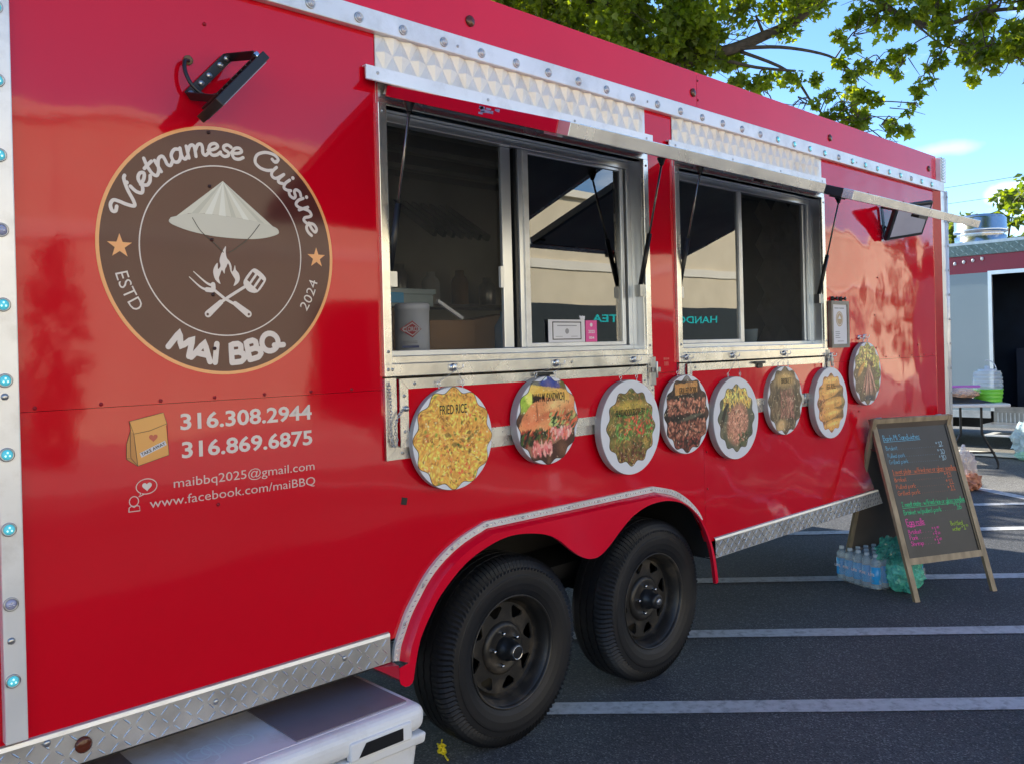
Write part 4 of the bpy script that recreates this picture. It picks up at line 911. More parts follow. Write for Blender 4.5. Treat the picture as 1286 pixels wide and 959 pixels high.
def food(i):
    F = [(-1, 1, -1, 1)][0]
    if i == 0:
        p = Paint(rgb(196, 150, 48)); p.scatter(rg, 1500, F, (.035, .055), (.014, .022), C_((228, 186, 70), (210, 158, 50), (190, 130, 40), (236, 200, 96), (216, 170, 90), (150, 96, 30), (225, 196, 60)))
        p.scatter(rg, 46, F, (.03, .055), (.02, .03), C_((226, 104, 40), (214, 80, 34), (220, 130, 60))); p.scatter(rg, 24, F, (.03, .05), (.025, .035), C_((60, 120, 40), (40, 92, 40), (120, 150, 50)))
        p.scatter(rg, 50, F, (.02, .035), (.012, .02), C_((110, 58, 30), (90, 50, 28))); p.scatter(rg, 12, (-.4, .7, -.3, .1), (.06, .09), (.03, .05), C_((70, 90, 50), (60, 76, 44)), op=.6)
        p.ell(.0, .62, .5, .26, 0, rgb(232, 190, 60), .6, .45)
    elif i == 1:
        p = Paint(rgb(84, 60, 46)); p.poly([(-1, .2), (-.1, .9), (1, 1), (-1, 1)], rgb(120, 120, 110)); p.ell(.15, .95, .48, .3, 0, rgb(30, 70, 150), .2); p.ell(-.1, .97, .1, .08, 0, rgb(180, 200, 230)); p.ell(.55, .85, .2, .15, 0, rgb(90, 100, 40))
        p.ell(-.75, .5, .3, .36, .3, rgb(150, 176, 40)); p.ell(-.6, .55, .12, .2, .3, rgb(206, 214, 90)); p.poly([(-1, -.62), (1, .05), (1, -.6), (-.3, -1), (-1, -1)], rgb(150, 112, 88)); p.poly([(-.6, -.8), (1, -.25), (1, -1), (-.6, -1)], rgb(86, 56, 44))
        bun = [(-.95, -.15), (-.82, .10), (-.55, .38), (-.2, .50), (.3, .62), (.75, .68), (1, .62), (1, .12), (.55, .0), (0, -.2), (-.5, -.33), (-.85, -.35)]
        p.poly(bun, rgb(206, 140, 84)); p.ell(-.55, .05, .35, .28, .5, rgb(216, 120, 70), .7, .8); p.ell(.35, .38, .55, .2, .25, rgb(232, 196, 130), .7, .8); p.ell(-.1, .1, .5, .10, .3, rgb(190, 100, 52), .6, .7); p.ell(-.35, .22, .03, .24, .1, rgb(130, 66, 34), .5, .8)
        p.scatter(rg, 160, (-.85, .05, -.52, -.2), (.05, .10), (.02, .04), C_((40, 60, 30), (70, 100, 44), (30, 34, 24), (150, 50, 20), (24, 40, 24)), ang=(.2, 1.2)); p.scatter(rg, 130, (.05, .95, -.3, .16), (.05, .11), (.02, .04), C_((60, 100, 50), (40, 80, 50), (170, 180, 110), (214, 90, 40), (30, 50, 30)), ang=(.2, 1.0))
        p.scatter(rg, 70, (-.55, .1, -.75, -.48), (.06, .12), (.025, .05), C_((210, 120, 120), (228, 160, 150), (180, 84, 80)), ang=(.8, 2)); p.scatter(rg, 60, (.1, .8, -.42, -.2), (.06, .10), (.025, .05), C_((216, 130, 130), (232, 170, 160), (190, 90, 88)), ang=(.8, 2))
        for k_ in range(10): p.ell(rg.uniform(-.2, .7), rg.uniform(-.4, .05), .15, .012, rg.uniform(.8, 1.5), rgb(226, 110, 40), .4)
        p.poly([(-.62, .60), (.72, .42), (.72, .66), (-.62, .84)], rgb(226, 190, 70), .72)
    elif i == 2:
        p = Paint(rgb(110, 104, 52)); p.scatter(rg, 900, F, (.06, .12), (.014, .024), C_((150, 140, 70), (96, 110, 50), (180, 150, 70), (120, 80, 40), (70, 90, 46), (170, 120, 80)), ang=(.3, 2.8))
        p.scatter(rg, 90, (-.6, .9, -.3, .4), (.05, .10), (.02, .035), C_((90, 150, 70), (120, 176, 90), (70, 120, 50))); p.scatter(rg, 50, (-.3, .9, -.2, .3), (.04, .07), (.02, .035), C_((206, 60, 40), (190, 50, 36), (214, 90, 50)))
        p.scatter(rg, 120, (-.7, .5, -1, -.4), (.04, .07), (.02, .04), C_((110, 62, 44), (86, 50, 36), (140, 90, 64))); p.ell(-.05, .55, .8, .2, 0, rgb(200, 176, 60), .6, .6)
    elif i in (3, 5):
        b_ = rgb(44, 34, 30) if i == 3 else rgb(92, 80, 60); p = Paint(b_)
        if i == 3:
            p.scatter(rg, 240, F, (.05, .12), (.03, .05), C_((60, 44, 38), (84, 62, 52), (36, 28, 26)))
            for (y0, y1) in ((.02, .42), (-.62, -.16)):
                p.scatter(rg, 260, (-.85, .85, y0, y1), (.03, .07), (.025, .05), C_((150, 96, 74), (176, 120, 94), (120, 66, 48), (196, 140, 110), (90, 44, 34)))
            p.scatter(rg, 100, (-.6, .7, -.95, -.6), (.03, .06), (.02, .04), C_((130, 62, 50), (100, 46, 38), (160, 90, 70))); p.ell(.2, -.08, .7, .07, .15, rgb(120, 120, 100), .6, .6); p.ell(.1, .95, .4, .12, 0, rgb(150, 150, 150), .6, .7)
            p.poly([(-.50, .52), (.50, .56), (.50, .84), (-.50, .80)], rgb(186, 140, 70), .95)
        else:
            p.scatter(rg, 420, F, (.08, .16), (.02, .035), C_((120, 104, 78), (90, 74, 56), (140, 124, 96), (70, 60, 46)), ang=(.9, 2.2)); p.scatter(rg, 150, (-.3, .5, -.5, .3), (.08, .14), (.02, .035), C_((150, 106, 90), (176, 130, 112), (110, 74, 60)), ang=(1, 2.2))
            p.ell(0, .62, .7, .3, 0, rgb(190, 160, 96), .6, .85); p.ell(-.3, -.75, .4, .25, .3, rgb(200, 170, 120), .5, .8)
    elif i == 4:
        p = Paint(rgb(96, 100, 84)); p.scatter(rg, 160, (-.7, .8, .35, .95), (.10, .2), (.012, .022), C_((224, 190, 80), (206, 160, 50), (236, 206, 110)), ang=(.6, 2.4)); p.poly([(-.95, -.2), (-.55, .5), (-.42, .46), (-.8, -.3)], rgb(60, 56, 44))
        p.ell(.05, -.18, .62, .72, -.6, rgb(176, 128, 104), .25); p.ell(.1, -.12, .5, .6, -.6, rgb(196, 148, 124), .5, .7)
        for k_ in range(5): p.ell(-.25+.17*k_, -.5+.17*k_, .55, .014, 2.35, rgb(110, 70, 54), .5, .7)
        p.scatter(rg, 160, (-.5, .6, -.7, .3), (.03, .07), (.015, .03), C_((210, 164, 140), (150, 100, 80), (120, 80, 60))); p.scatter(rg, 60, (.1, .8, -.95, -.45), (.06, .12), (.015, .03), C_((60, 80, 50), (90, 110, 70), (40, 50, 36)))
    elif i == 6:
        p = Paint(rgb(120, 92, 50))
        for r_ in range(5):
            y = .72-r_*.37; p.ell(-.35 if r_ % 2 else .1, y, .95, .215, .09, rgb(196, 148, 62), .15); p.ell(.1, y+.05, .8, .10, .09, rgb(228, 186, 96), .7, .8); p.ell(.0, y-.19, .9, .022, .09, rgb(86, 56, 26), .6, .9)
            for k_ in range(2): p.ell(-.8+k_*.85+.1*r_, y, .015, .17, 0, rgb(130, 86, 40), .5, .7)
        p.scatter(rg, 90, (-.9, -.45, -.9, .3), (.03, .06), (.02, .04), C_((180, 120, 70), (140, 70, 40), (206, 150, 100))); p.scatter(rg, 260, F, (.02, .04), (.01, .02), C_((214, 168, 80), (180, 130, 54)), op=.4)
        p.poly([(.7, .3), (1, .3), (1, -1), (.9, -1)], rgb(90, 120, 90), .4)
    else:
        p = Paint(rgb(112, 96, 74)); p.scatter(rg, 260, (-.9, .9, .2, 1), (.05, .11), (.015, .03), C_((210, 180, 90), (190, 190, 90), (226, 200, 120), (150, 160, 60)))
        for k_ in range(9):
            a = 1.05+k_*.13; p.ell(.15-math.cos(a)*.55-.05, .28-math.sin(a)*.55, .60, .062, a, rgb(*[(168, 122, 106), (116, 78, 66), (190, 150, 132)][k_ % 3]), .4)
        p.ell(.28, .30, .16, .12, 0, rgb(90, 40, 44), .4); p.ell(.1, -.78, .5, .12, 0, rgb(60, 66, 80), .5); p.ell(-.45, .15, .4, .12, .7, rgb(196, 146, 60), .4, .8); p.scatter(rg, 60, (.5, .9, -.6, .5), (.04, .08), (.02, .03), C_((110, 130, 60), (150, 160, 80)))
    for _ in range(46): p.ell(rg.uniform(-1, 1), rg.uniform(-1, 1), rg.uniform(.12, .38), rg.uniform(.08, .25), rg.uniform(0, PI), p.a.mean((0, 1))*rg.choice((.45, 1.7)), 1.0, .22)
    p.scatter(rg, 130 if i != 6 else 50, F, (.010, .026), (.006, .012), C_((250, 240, 210), (240, 220, 180)), op=.55); p.scatter(rg, 90, F, (.02, .05), (.008, .016), C_((40, 26, 16), (60, 36, 20)), op=.5)
    p.noise(.22, i); q_ = (p.a**1.32)*1.95; g_ = q_.mean(2, keepdims=True); return np.clip(g_+(q_-g_)*.86, 0, .95)
pm = bpy.data.materials.new('printed_food_photo'); pm.use_nodes = True; _t = pm.node_tree; _p = _t.nodes['Principled BSDF']; _a = _t.nodes.new('ShaderNodeVertexColor'); _a.layer_name = 'print'
_t.links.new(_a.outputs[0], _p.inputs['Base Color']); _p.inputs['Roughness'].default_value = .3
def print_mesh(name, a, fr, rs, wob, d, parent):
    """printed picture with a scalloped edge, coloured per point"""
    nr = 46; na = 180; vs = [fr(0, 0, d)]; cols = [a[NG//2, NG//2]]
    for i in range(1, nr+1):
        for j in range(na):
            t = 2*PI*j/na; rr = rs*(1+wob*math.cos(12*t+.3))*i/nr; x, y = rr*math.cos(t), rr*math.sin(t); vs.append(fr(x, y, d))
            u = min(NG-1, max(0, int((x/(rs*1.06)*.5+.5)*NG))); v = min(NG-1, max(0, int((y/(rs*1.06)*.5+.5)*NG))); cols.append(a[v, u])
    fs = [(0, 1+j, 1+(j+1) % na) for j in range(na)]+[(1+(i-1)*na+j, 1+i*na+j, 1+i*na+(j+1) % na, 1+(i-1)*na+(j+1) % na) for i in range(1, nr) for j in range(na)]
    me = bpy.data.meshes.new(name); me.from_pydata([tuple(v) for v in vs], [], fs); ca = me.color_attributes.new('print', 'FLOAT_COLOR', 'POINT')
    ca.data.foreach_set('color', np.hstack([np.array(cols), np.ones((len(cols), 1))]).ravel()); me.materials.append(pm); return link(name, me, parent)
BOARDS = [  # x, z, radius, front distance from wall, thickness, print radius, wobble, title, title centre (u,v), width, height, label
 (1.859, 1.175, .174, .040, .022, .1625, .055, 'FRIED RICE', (0, .098), .118, .030, 'round menu board of yellow fried rice reading FRIED RICE'),
 (2.299, 1.203, .163, .058, .036, .1545, .048, 'BANH MI (SANDWICH)', (.005, .086), .172, .030, 'round menu board with a filled sandwich reading BANH MI (SANDWICH)'),
 (2.796, 1.137, .194, .052, .034, .150, .055, 'GLASS NOODLES STIR-FRY', (-.005, .062), .19, .027, 'white rimmed round board of green and red glass noodles'),
 (3.203, 1.161, .175, .042, .028, .160, .055, 'GRILLED PORK', (.01, .106), .135, .028, 'round board of dark grilled meat reading GRILLED PORK'),
 (3.590, 1.117, .195, .052, .034, .150, .055, None, (0, 0), .1, .02, 'white rimmed round board with one pink slab of meat and yellow noodles'),
 (4.070, 1.171, .175, .042, .030, .1625, .055, 'BRISKET', (.01, .10), .10, .026, 'round board of grey brown shredded meat under the second window'),
 (4.552, 1.130, .195, .052, .036, .152, .055, 'EGG ROLL', (.0, .090), .105, .028, 'white rimmed round board of stacked golden egg rolls'),
 (5.030, 1.272, .185, .045, .030, .172, .055, 'SPECIAL', (.0, .10), .12, .0, 'round board of meat skewers hanging highest, beyond the framed notice')]
HK = [(1.883, 1.405, -.035), (2.400, 1.405, -.035), (2.87, 1.405, -.035), (3.25, 1.402, -.035), (3.63, 1.402, -.035), (4.12, 1.402, -.035), (4.60, 1.385, -.045), (5.05, 1.482, -.02)]
for i, (x, z, r, yf, th, pr, wb, title, tpos, tw, thh, lab) in enumerate(BOARDS):
    root = empty('menu_board', (x, -yf, z-r), lab, 'menu board', 'round food boards hung along the trailer')
    fr = Frame((x, -yf, z), (1, 0, 0), (0, 0, 1))
    MB().lathe([(th, 0), (th, r-.003), (th-.003, r), (.003, r), (0, r-.002)], (x, -yf, z), (0, 1, 0), 72, False).build('board_edge', M['disc_edge'], root)
    plate('board_face', [circle(0, 0, r-.0015, 96)], fr, -.001, .0006, M['disc_white'], root)
    sc = lambda k_, e: [((k_)*(1+wb*math.cos(12*t+.3))*math.cos(t)+0*e, (k_)*(1+wb*math.cos(12*t+.3))*math.sin(t)) for t in [j*2*PI/144 for j in range(144)]]
    plate('print_outline', [sc(pr+.0022, 0)], fr, .0006, .0010, M['ink'] if i != 6 else M['heart'], root)
    print_mesh('food_print', food(i), fr, pr, wb, .0014, root)
    if title and thh: fit_text('title_lettering', title, tpos[0]-tw/2, tpos[0]+tw/2, tpos[1]-thh/2, thh, M['ink'], root, .006, .0022, fr, .0002)
    for s in (-1, 1):
        ex, ez = x+s*.052*(1 if i != 7 else .5), z+math.sqrt(max(r*r-.052**2, 0))+.0
        MB().tube([(ex, -yf+.008, ez-.004), (ex, -yf+.008, ez+.012)], .0016, 6).tube([(ex+.007*math.cos(a), -yf+.008, ez+.019+.007*math.sin(a)) for a in [k_*PI/6 for k_ in range(13)]], .0017, 6, False).build('screw_eye', M['chrome'], root)
        MB().tube([(ex, -yf+.008, ez+.024), ((ex+HK[i][0])/2+s*.004, -yf+.010, (ez+.024+HK[i][1])/2-.004), HK[i][:1]+(HK[i][2]+0.0,)+HK[i][1:2]], .0011, 5).build('hanging_wire', M['steel'], root)

# framed notice
nf = empty('framed_notice', (4.735, -.02, 1.43), 'small grey framed white notice with a round tan logo, right of the second window', 'framed notice')
NF = Frame((4.735, -.030, 1.562), (1, 0, 0), (0, 0, 1))
plate('frame', [rect(-.108, .108, -.132, .132), rect(-.088, .088, -.112, .112)], NF, -.022, 0, mat('grey_frame', (.26, .24, .20), .5, var=.15, vs=20), nf)
plate('paper', [rect(-.09, .09, -.114, .114)], NF, -.010, -.006, M['paper'], nf)
plate('round_logo', [circle(-.002, .030, .043, 40)], NF, -.006, -.0054, mat('tan_ink', (.48, .36, .22), .5), nf)
plate('round_logo', [circle(-.002, .030, .036, 40), circle(-.002, .030, .033, 40)], NF, -.0054, -.005, M['paper'], nf)
plate('round_logo', [[(-.022, .030), (-.002, .050), (.018, .030)]], NF, -.0054, -.005, M['paper'], nf)
gi = mat('grey_ink', (.30, .30, .32), .6)
plate('text_line', [rect(-.06, -.01, .088, .094), rect(-.002, .055, .088, .094)], NF, -.006, -.0055, gi, nf)
for k_, (a, b) in enumerate(((-.055, -.004), (-.055, .0), (-.055, -.01), (-.055, .002))):
    plate('text_line', [rect(a, b, -.045-.011*k_, -.041-.011*k_)], NF, -.006, -.0055, gi, nf)
plate('text_line', [rect(-.03, .045, -.098, -.094)], NF, -.006, -.0055, gi, nf)
for x in (4.69, 4.79): MB().lathe([(0, .014), (.012, .013), (.014, .006), (.03, .006), (.03, .011), (.036, .010), (.036, 0)], (x, -.0, 1.708), (0, -1, 0), 12).build('hook', M['black'], T)

# ------------------------------------------------------------------ things on the counter inside the left window
def bottle_prof(r, h, neck=.3): return [(0, 0), (0, r*.92), (h*.03, r), (h*.66, r), (h*.78, r*.8), (h*.86, r*neck), (h*.99, r*neck), (h, 0)]
t = empty('bleach_canister', (1.893, .2, 1.43), 'white cleaning-wipes canister with a red diamond emblem, inside the left window', 'canister')
MB().lathe([(0, 0), (0, .060), (.006, .062), (.185, .062), (.186, .064), (.206, .064), (.212, .058), (.212, 0)], (1.893, .22, 1.43), (0, 0, 1), 32).build('canister_body', mat('canister_white', (.62, .66, .74), .35), t)
BF = Frame((1.893-.65*.0645-.018, .22-.76*.0645+.015, 1.43), (.76, -.65, 0), (0, 0, 1))
plate('emblem', [[(-.018, .118), (.028, .148), (.060, .118), (.028, .088)]], BF, .0, .0012, mat('emblem_red', (.45, .02, .03), .4), t)
plate('emblem_blue', [[(-.010, .118), (.028, .142), (.058, .118), (.028, .094)], [(-.004, .118), (.028, .138), (.054, .118), (.028, .098)]], BF, .0012, .0018, M['paper'], t)
fit_text('brand_lettering', 'CLOROX', -.006, .056, .110, .016, M['paper'], t, .02, .0020, BF, .0002)
plate('blue_line', [rect(-.01, .05, .052, .060)], BF, 0, .001, mat('line_blue', (.05, .08, .25), .5), t)
plate('text_line', [rect(-.006, .045, .068, .070), rect(-.006, .045, .074, .076)], BF, 0, .001, gi, t)
def carton(loc, sz, rz, lab, tilt=0, cat='box'):
    t = empty('cardboard_box', loc, lab, cat, None); t.rotation_euler = (0, 0, 0)
    mm = Matrix.Rotation(rz, 4, 'Z') @ Matrix.Rotation(tilt, 4, 'Y'); a, b, c = [x/2 for x in sz]
    L = Vector(loc)
    MB().obox(L+mm @ Vector((0, 0, c)), mm @ Vector((a, 0, 0)), mm @ Vector((0, b, 0)), mm @ Vector((0, 0, c))).build('box_body', M['card'], t, .002)
    MB().obox(L+mm @ Vector((0, 0, 2*c+.001)), mm @ Vector((a*.98, 0, 0)), mm @ Vector((0, .018, 0)), mm @ Vector((0, 0, .0006))).build('tape', mat('packing_tape', (.36, .24, .12), .25), t)
carton((2.13, .36, 1.43), (.20, .20, .155), R(-8), 'darker brown cardboard box behind the white canister')
carton((2.35, .36, 1.45), (.19, .17, .15), R(-12), 'lighter cardboard box tilted against another, inside the left window', R(-9))
t = empty('lidded_tub', (2.0, .46, 1.43), 'brown storage tub with a clear lid and blue label behind the white canister', 'tub')
MB().box(1.83, 2.09, .40, .58, 1.432, 1.64).build('tub_body', mat('tub_brown', (.22, .12, .05), .5), t, .006)
MB().box(1.82, 2.13, .39, .59, 1.642, 1.70).box(1.80, 2.14, .385, .595, 1.69, 1.712).build('tub_lid', mat('tub_lid_clear', (.35, .45, .50), .2), t, .004); MB().box(1.90, 1.98, .384, .389, 1.655, 1.695).build('label', M['bluepl'], t)
t = tag(MB().lathe([(0, 0), (0, .036), (.005, .038), (.13, .038), (.16, .02), (.175, .013), (.19, .013), (.19, 0)], (2.365, .24, 1.43), (0, 0, 1), 24).build('plastic_bottle', M['water']), 'clear plastic bottle beside the sliding frame, inside the left window', 'bottle')
tag(MB().bar((2.02, .23, 1.655), (2.14, .23, 1.59), .012, .012).build('plastic_spoon', M['white_pl']), 'white handle sticking out beside the white canister', 'spoon')
tag(MB().bar((1.735, .16, 1.445), (1.80, .16, 1.47), .018, .014).build('small_scoop', M['white_pl'], None, .004), 'small white scoop in the bottom left corner of the left window', 'scoop')
# licence card and pink card standing behind the right pane
t = empty('licence_card', (2.54, .062, 1.49), 'white printed licence card standing against the sliding glass', 'card')
CF = Frame((2.436, .062, 1.4905), (1, 0, 0), (0, 0, 1))
plate('card_sheet', [rect(0, .214, 0, .090)], CF, 0, .002, M['paper'], t)
plate('card_border', [rect(.022, .192, .010, .082), rect(.027, .187, .014, .078)], CF, .002, .0024, M['ink'], t)
plate('card_seal', [circle(.107, .044, .011, 20)], CF, .002, .0024, gi, t); plate('text_line', [rect(.05, .165, .064, .068), rect(.04, .08, .022, .024), rect(.13, .17, .022, .024)], CF, .002, .0024, gi, t)
t = empty('pink_card', (2.69, .062, 1.49), 'bright pink card standing right of the white licence card', 'card')
PF = Frame((2.655, .0618, 1.490), (1, 0, 0), (0, 0, 1)); plate('card_sheet', [rect(0, .070, 0, .088)], PF, 0, .002, M['pink'], t)
plate('card_mark', [circle(.035, .070, .008, 12)], PF, .002, .0024, M['paper'], t); fit_text('card_lettering', '2025', .016, .056, .036, .012, M['paper'], t, .02, .0022, PF, .0001); fit_text('card_lettering', '004', .020, .052, .012, .010, M['paper'], t, .02, .0022, PF, .0001)
tag(MB().lathe([(0, 0), (0, .032), (.11, .045), (.112, .047), (.114, .045), (.114, .043), (.004, .030)], (4.18, .22, 1.43), (0, 0, 1), 24).build('plastic_cup', M['water']), 'clear plastic cup standing behind the right window screen', 'cup')
cb = empty('clear_tray', (3.56, .17, 1.43), 'clear tray holding white cup lids behind the glass of the right window', 'tray')
MB().box(3.46, 3.68, .10, .24, 1.431, 1.436).box(3.46, 3.463, .10, .24, 1.436, 1.53).box(3.677, 3.68, .10, .24, 1.436, 1.53).build('tray_body', M['water'], cb)
tag(MB().lathe([(0, 0), (0, .04), (.035, .05), (.035, 0)], (3.58, .17, 1.437), (0, 0, 1), 20).lathe([(.04, 0), (.04, .038), (.07, .046), (.07, 0)], (3.57, .17, 1.437), (0, 0, 1), 20).build('paper_cups', M['white_pl']), 'small stack of white lids in the clear tray', 'cup lids')
tag(MB().lathe(bottle_prof(.03, .15, .4), (2.86, .2, 1.43), (0, 0, 1), 20).build('jar', M['water']), 'clear jar at the right end of the left window', 'jar')

for i_, (x_, m_, h_) in enumerate(((3.05, 'card', .20), (3.3, 'steel', .26), (3.55, 'white_pl', .22), (3.8, 'card', .24), (4.05, 'steel', .2))):
    tag(MB().lathe(bottle_prof(.06, h_, .5), (x_, 2.2, 1.771), (0, 0, 1), 16).build('jar', M[m_]), ['brown jar on the back shelf, leftmost', 'tall steel canister on the back shelf', 'white jar on the back shelf', 'second brown jar on the back shelf', 'short steel canister on the back shelf, rightmost'][i_], 'jar', 'jars on the back shelf')

# ------------------------------------------------------------------ white cooler
co = empty('cooler', (1.0, .02, .03), 'long white cooler with grey lid panels standing beside the trailer', 'cooler')
x0, x1, y0, y1, zt = .33, 1.60, -.20, .215, .405
# body tapers towards the bottom
def rbox(mb, x0, x1, y0, y1, z0, z1, tp=0): 
    c = Vector(((x0+x1)/2, (y0+y1)/2, 0)); a, b = (x1-x0)/2, (y1-y0)/2
    P = [(c.x+s*(a-t), c.y+u*(b-t), z) for z, t in ((z0, tp), (z1, 0)) for s, u in ((-1, -1), (1, -1), (1, 1), (-1, 1))]
    mb.add(P, [(3, 2, 1, 0), (4, 5, 6, 7), (0, 1, 5, 4), (1, 2, 6, 5), (2, 3, 7, 6), (3, 0, 4, 7)])
mb = MB(); rbox(mb, x0+.03, x1-.02, y0+.02, y1-.02, .01, .300, .03); mb.build('cooler_body', M['white_pl'], co, .022, 4)
mb = MB(); rbox(mb, x0+.012, x1-.004, y0+.004, y1-.004, .285, .318, .004); mb.build('body_rim', M['white_pl'], co, .008, 3)
mb = MB(); rbox(mb, x0, x1, y0, y1, .322, zt, .004); mb.build('lid', M['white_pl'], co, .034, 5)
mb = MB(); rbox(mb, x0+.05, x1-.05, y0+.045, y1-.012, zt-.003, zt+.0015); lid = mb.build('lid_top', M['lilac_pl'], co, .001)
for a, b in ((1.185, 1.558), (.38, .818)):
    mb = MB(); rbox(mb, a, b, y0+.052, y1-.018, zt+.0018, zt+.0052); mb.build('lid_panel', M['grey_pl'], co, .002, 2)
# embossed oval lettering on the lid and front recess
TF = Frame((.85, -.02, zt+.0018), (1, .0, 0), (0, 1, 0)); st = Strokes(TF, .0006)
for cx_, w_ in ((.03, .026), (.115, .030), (.155, .030), (.235, .032)): st.stroke([(cx_+w_*math.cos(t), .0+.036*math.sin(t)) for t in [i*2*PI/28 for i in range(29)]], .005, False)
st.stroke([(.06, .03), (.06, -.04), (.045, -.07), (.02, -.06)], .005); st.stroke([(.075, .07), (.075, -.035)], .005, False); st.stroke([(0, -.035), (0, .03)], .005, False); st.dot(0, .05, .004); st.stroke([(.15, .03), (.15, -.05), (.13, -.07)], .005); st.stroke([(.195, .07), (.195, -.035)], .005, False)
st.build('embossed_lettering', M['white_pl'], co)
mb = MB(); rbox(mb, 1.32, 1.535, y0-.006, y0+.02, .318, .372); mb.build('front_boss', M['white_pl'], co, .006, 3)
mb = MB().add([(1.345, y0-.0075, .326), (1.50, y0-.0075, .326), (1.50, y0-.0075, .362), (1.37, y0-.0075, .362)], [(0, 1, 2, 3)]).build('handle_recess', M['black'], co)
MB().box(.9, 1.12, y0-.012, y0+.01, .25, .36).build('latch', M['white_pl'], co, .004)
for x in (.55, 1.42): MB().box(x-.03, x+.03, y1-.006, y1+.006, .29, .34).build('hinge', M['white_pl'], co, .002)
# yellow knot beside the wheel
yk = MB(); P = []
for i in range(60): a = i*.55; r_ = .013+.004*math.sin(i*.7); P.append((1.955+r_*math.cos(a), .19+r_*math.sin(a)*.8, .022+.014*math.sin(a*.37)+.006*math.sin(i)))
yk.tube(P, .0035, 6); yk.tube([(1.955, .19, .03), (1.953, .185, .052), (1.950, .18, .058)], .003, 6)
yk.tube(catmull([(1.965, .19, .012), (1.95, .165, .006), (1.935, .13, .006)], 4), .0035, 6)
tag(yk.build('rope_knot', M['yellow']), 'small yellow rope knot on the asphalt beside the front wheel', 'rope')

# ------------------------------------------------------------------ A-frame chalkboard
SA = Vector((4.91, -.34, 0)); SE = Vector((.9048, -.4258, 0)); SB = Vector((.4258, .9048, 0)); SW = .590
up = (SB*.317+Vector((0, 0, .985))); SL = up.length+.02; up.normalize(); ub = (SB*-.300+Vector((0, 0, .985))).normalized()
sg = empty('chalkboard_sign', tuple(SA+SE*.28+SB*.3), 'wooden A-frame chalkboard with coloured hand-written menu', 'chalkboard')
FF = Frame(SA, SE, up)
def leg(fr, a, b, c, d, t0=-.02, t1=0.0, mm='wood', nm='leg'): return plate(nm, [[(a, b), (c, b), (c, d), (a, d)]], fr, t0, t1, M[mm], sg)
leg(FF, 0, 0, .033, SL); leg(FF, SW-.033, 0, SW, SL)
leg(FF, .0335, SL-.030, SW-.0335, SL-.0005, -.018, -.001, nm='rail'); leg(FF, .0335, .205, SW-.0335, .242, -.018, -.001, nm='rail')
bd = leg(FF, .028, .235, SW-.028, SL-.025, -.015, -.008, 'chalk_bd', 'board')
leg(FF, .0335, .243, .041, SL-.031, -.008, -.0035, 'ink', 'board_edge'); leg(FF, SW-.048, .243, SW-.0335, SL-.031, -.008, -.0035, 'ink', 'board_edge')
BK = Frame(SA+SB*.612+SE*(-.008), SE, ub)
leg(BK, 0, 0, .028, SL+.0, .0, .02); leg(BK, SW-.028, 0, SW, SL, .0, .02); leg(BK, .029, SL-.03, SW-.029, SL-.001, .001, .018, nm='rail'); leg(BK, .029, .17, SW-.029, .20, .001, .018, nm='rail')
leg(BK, .024, .19, SW-.024, SL-.025, .006, .012, 'brownboard', 'back_board')
MB().tube([FF(.02, .86, -.022), BK(.02, .86, -.01)], .004, 6).build('stay_cord', mat('brown_cord', (.10, .03, .025), .6), sg)
for a in (.07, SW-.07): MB().tube([FF(a-.02, SL+.002, -.012), FF(a+.02, SL+.002, -.012)], .006, 8).build('hinge', M['steel'], sg)
# handwriting: simple one-line letters, drawn with chalk strokes
H = {}
def G(ch, w_, *s): H[ch] = (w_, s)
o_ = [(.45*.5+.22*math.cos(t)+.02, .25+.25*math.sin(t)) for t in [PI/2+i*PI/5 for i in range(11)]]
G('a', .55, o_, [(.46, .5), (.46, 0)]); G('b', .55, [(.04, .95), (.04, 0)], o_); G('c', .45, [(.42, .45), (.2, .5), (.03, .25), (.2, 0), (.42, .06)]); G('d', .55, o_, [(.48, .95), (.48, 0)])
G('e', .5, [(.05, .27), (.43, .30), (.3, .5), (.08, .4), (.06, .1), (.28, 0), (.44, .1)]); G('f', .4, [(.42, .9), (.25, .95), (.18, .7), (.18, 0)], [(.0, .5), (.36, .5)])
G('g', .55, o_, [(.46, .5), (.46, -.25), (.2, -.38), (.04, -.25)]); G('h', .52, [(.04, .95), (.04, 0)], [(.04, .3), (.25, .5), (.42, .36), (.42, 0)]); G('i', .2, [(.08, .5), (.08, 0)], [(.08, .70), (.09, .74)])
G('k', .48, [(.04, .95), (.04, 0)], [(.40, .5), (.06, .22), (.42, 0)]); G('l', .22, [(.08, .95), (.08, .05), (.16, 0)]); G('m', .75, [(.04, .5), (.04, 0)], [(.04, .35), (.2, .5), (.33, .36), (.33, 0)], [(.33, .35), (.5, .5), (.63, .36), (.63, 0)])
G('n', .52, [(.04, .5), (.04, 0)], [(.04, .3), (.25, .5), (.42, .36), (.42, 0)]); G('o', .52, o_); G('p', .55, [(.04, .5), (.04, -.4)], o_); G('r', .42, [(.04, .5), (.04, 0)], [(.04, .3), (.2, .48), (.38, .46)])
G('s', .42, [(.36, .44), (.18, .5), (.06, .38), (.32, .18), (.24, .02), (.03, .05)]); G('t', .38, [(.16, .85), (.16, .08), (.3, 0)], [(.0, .52), (.34, .52)]); G('u', .52, [(.04, .5), (.06, .1), (.25, 0), (.42, .15), (.42, .5)], [(.42, .2), (.44, 0)])
G('w', .7, [(.02, .5), (.16, 0), (.32, .4), (.46, 0), (.62, .5)]); G('/', .4, [(.02, -.1), (.34, .95)]); G('.', .30, [(.10, .02), (.12, .03)]); G(':', .2, [(.08, .08), (.09, .10)], [(.08, .40), (.09, .42)]); G(' ', .34)
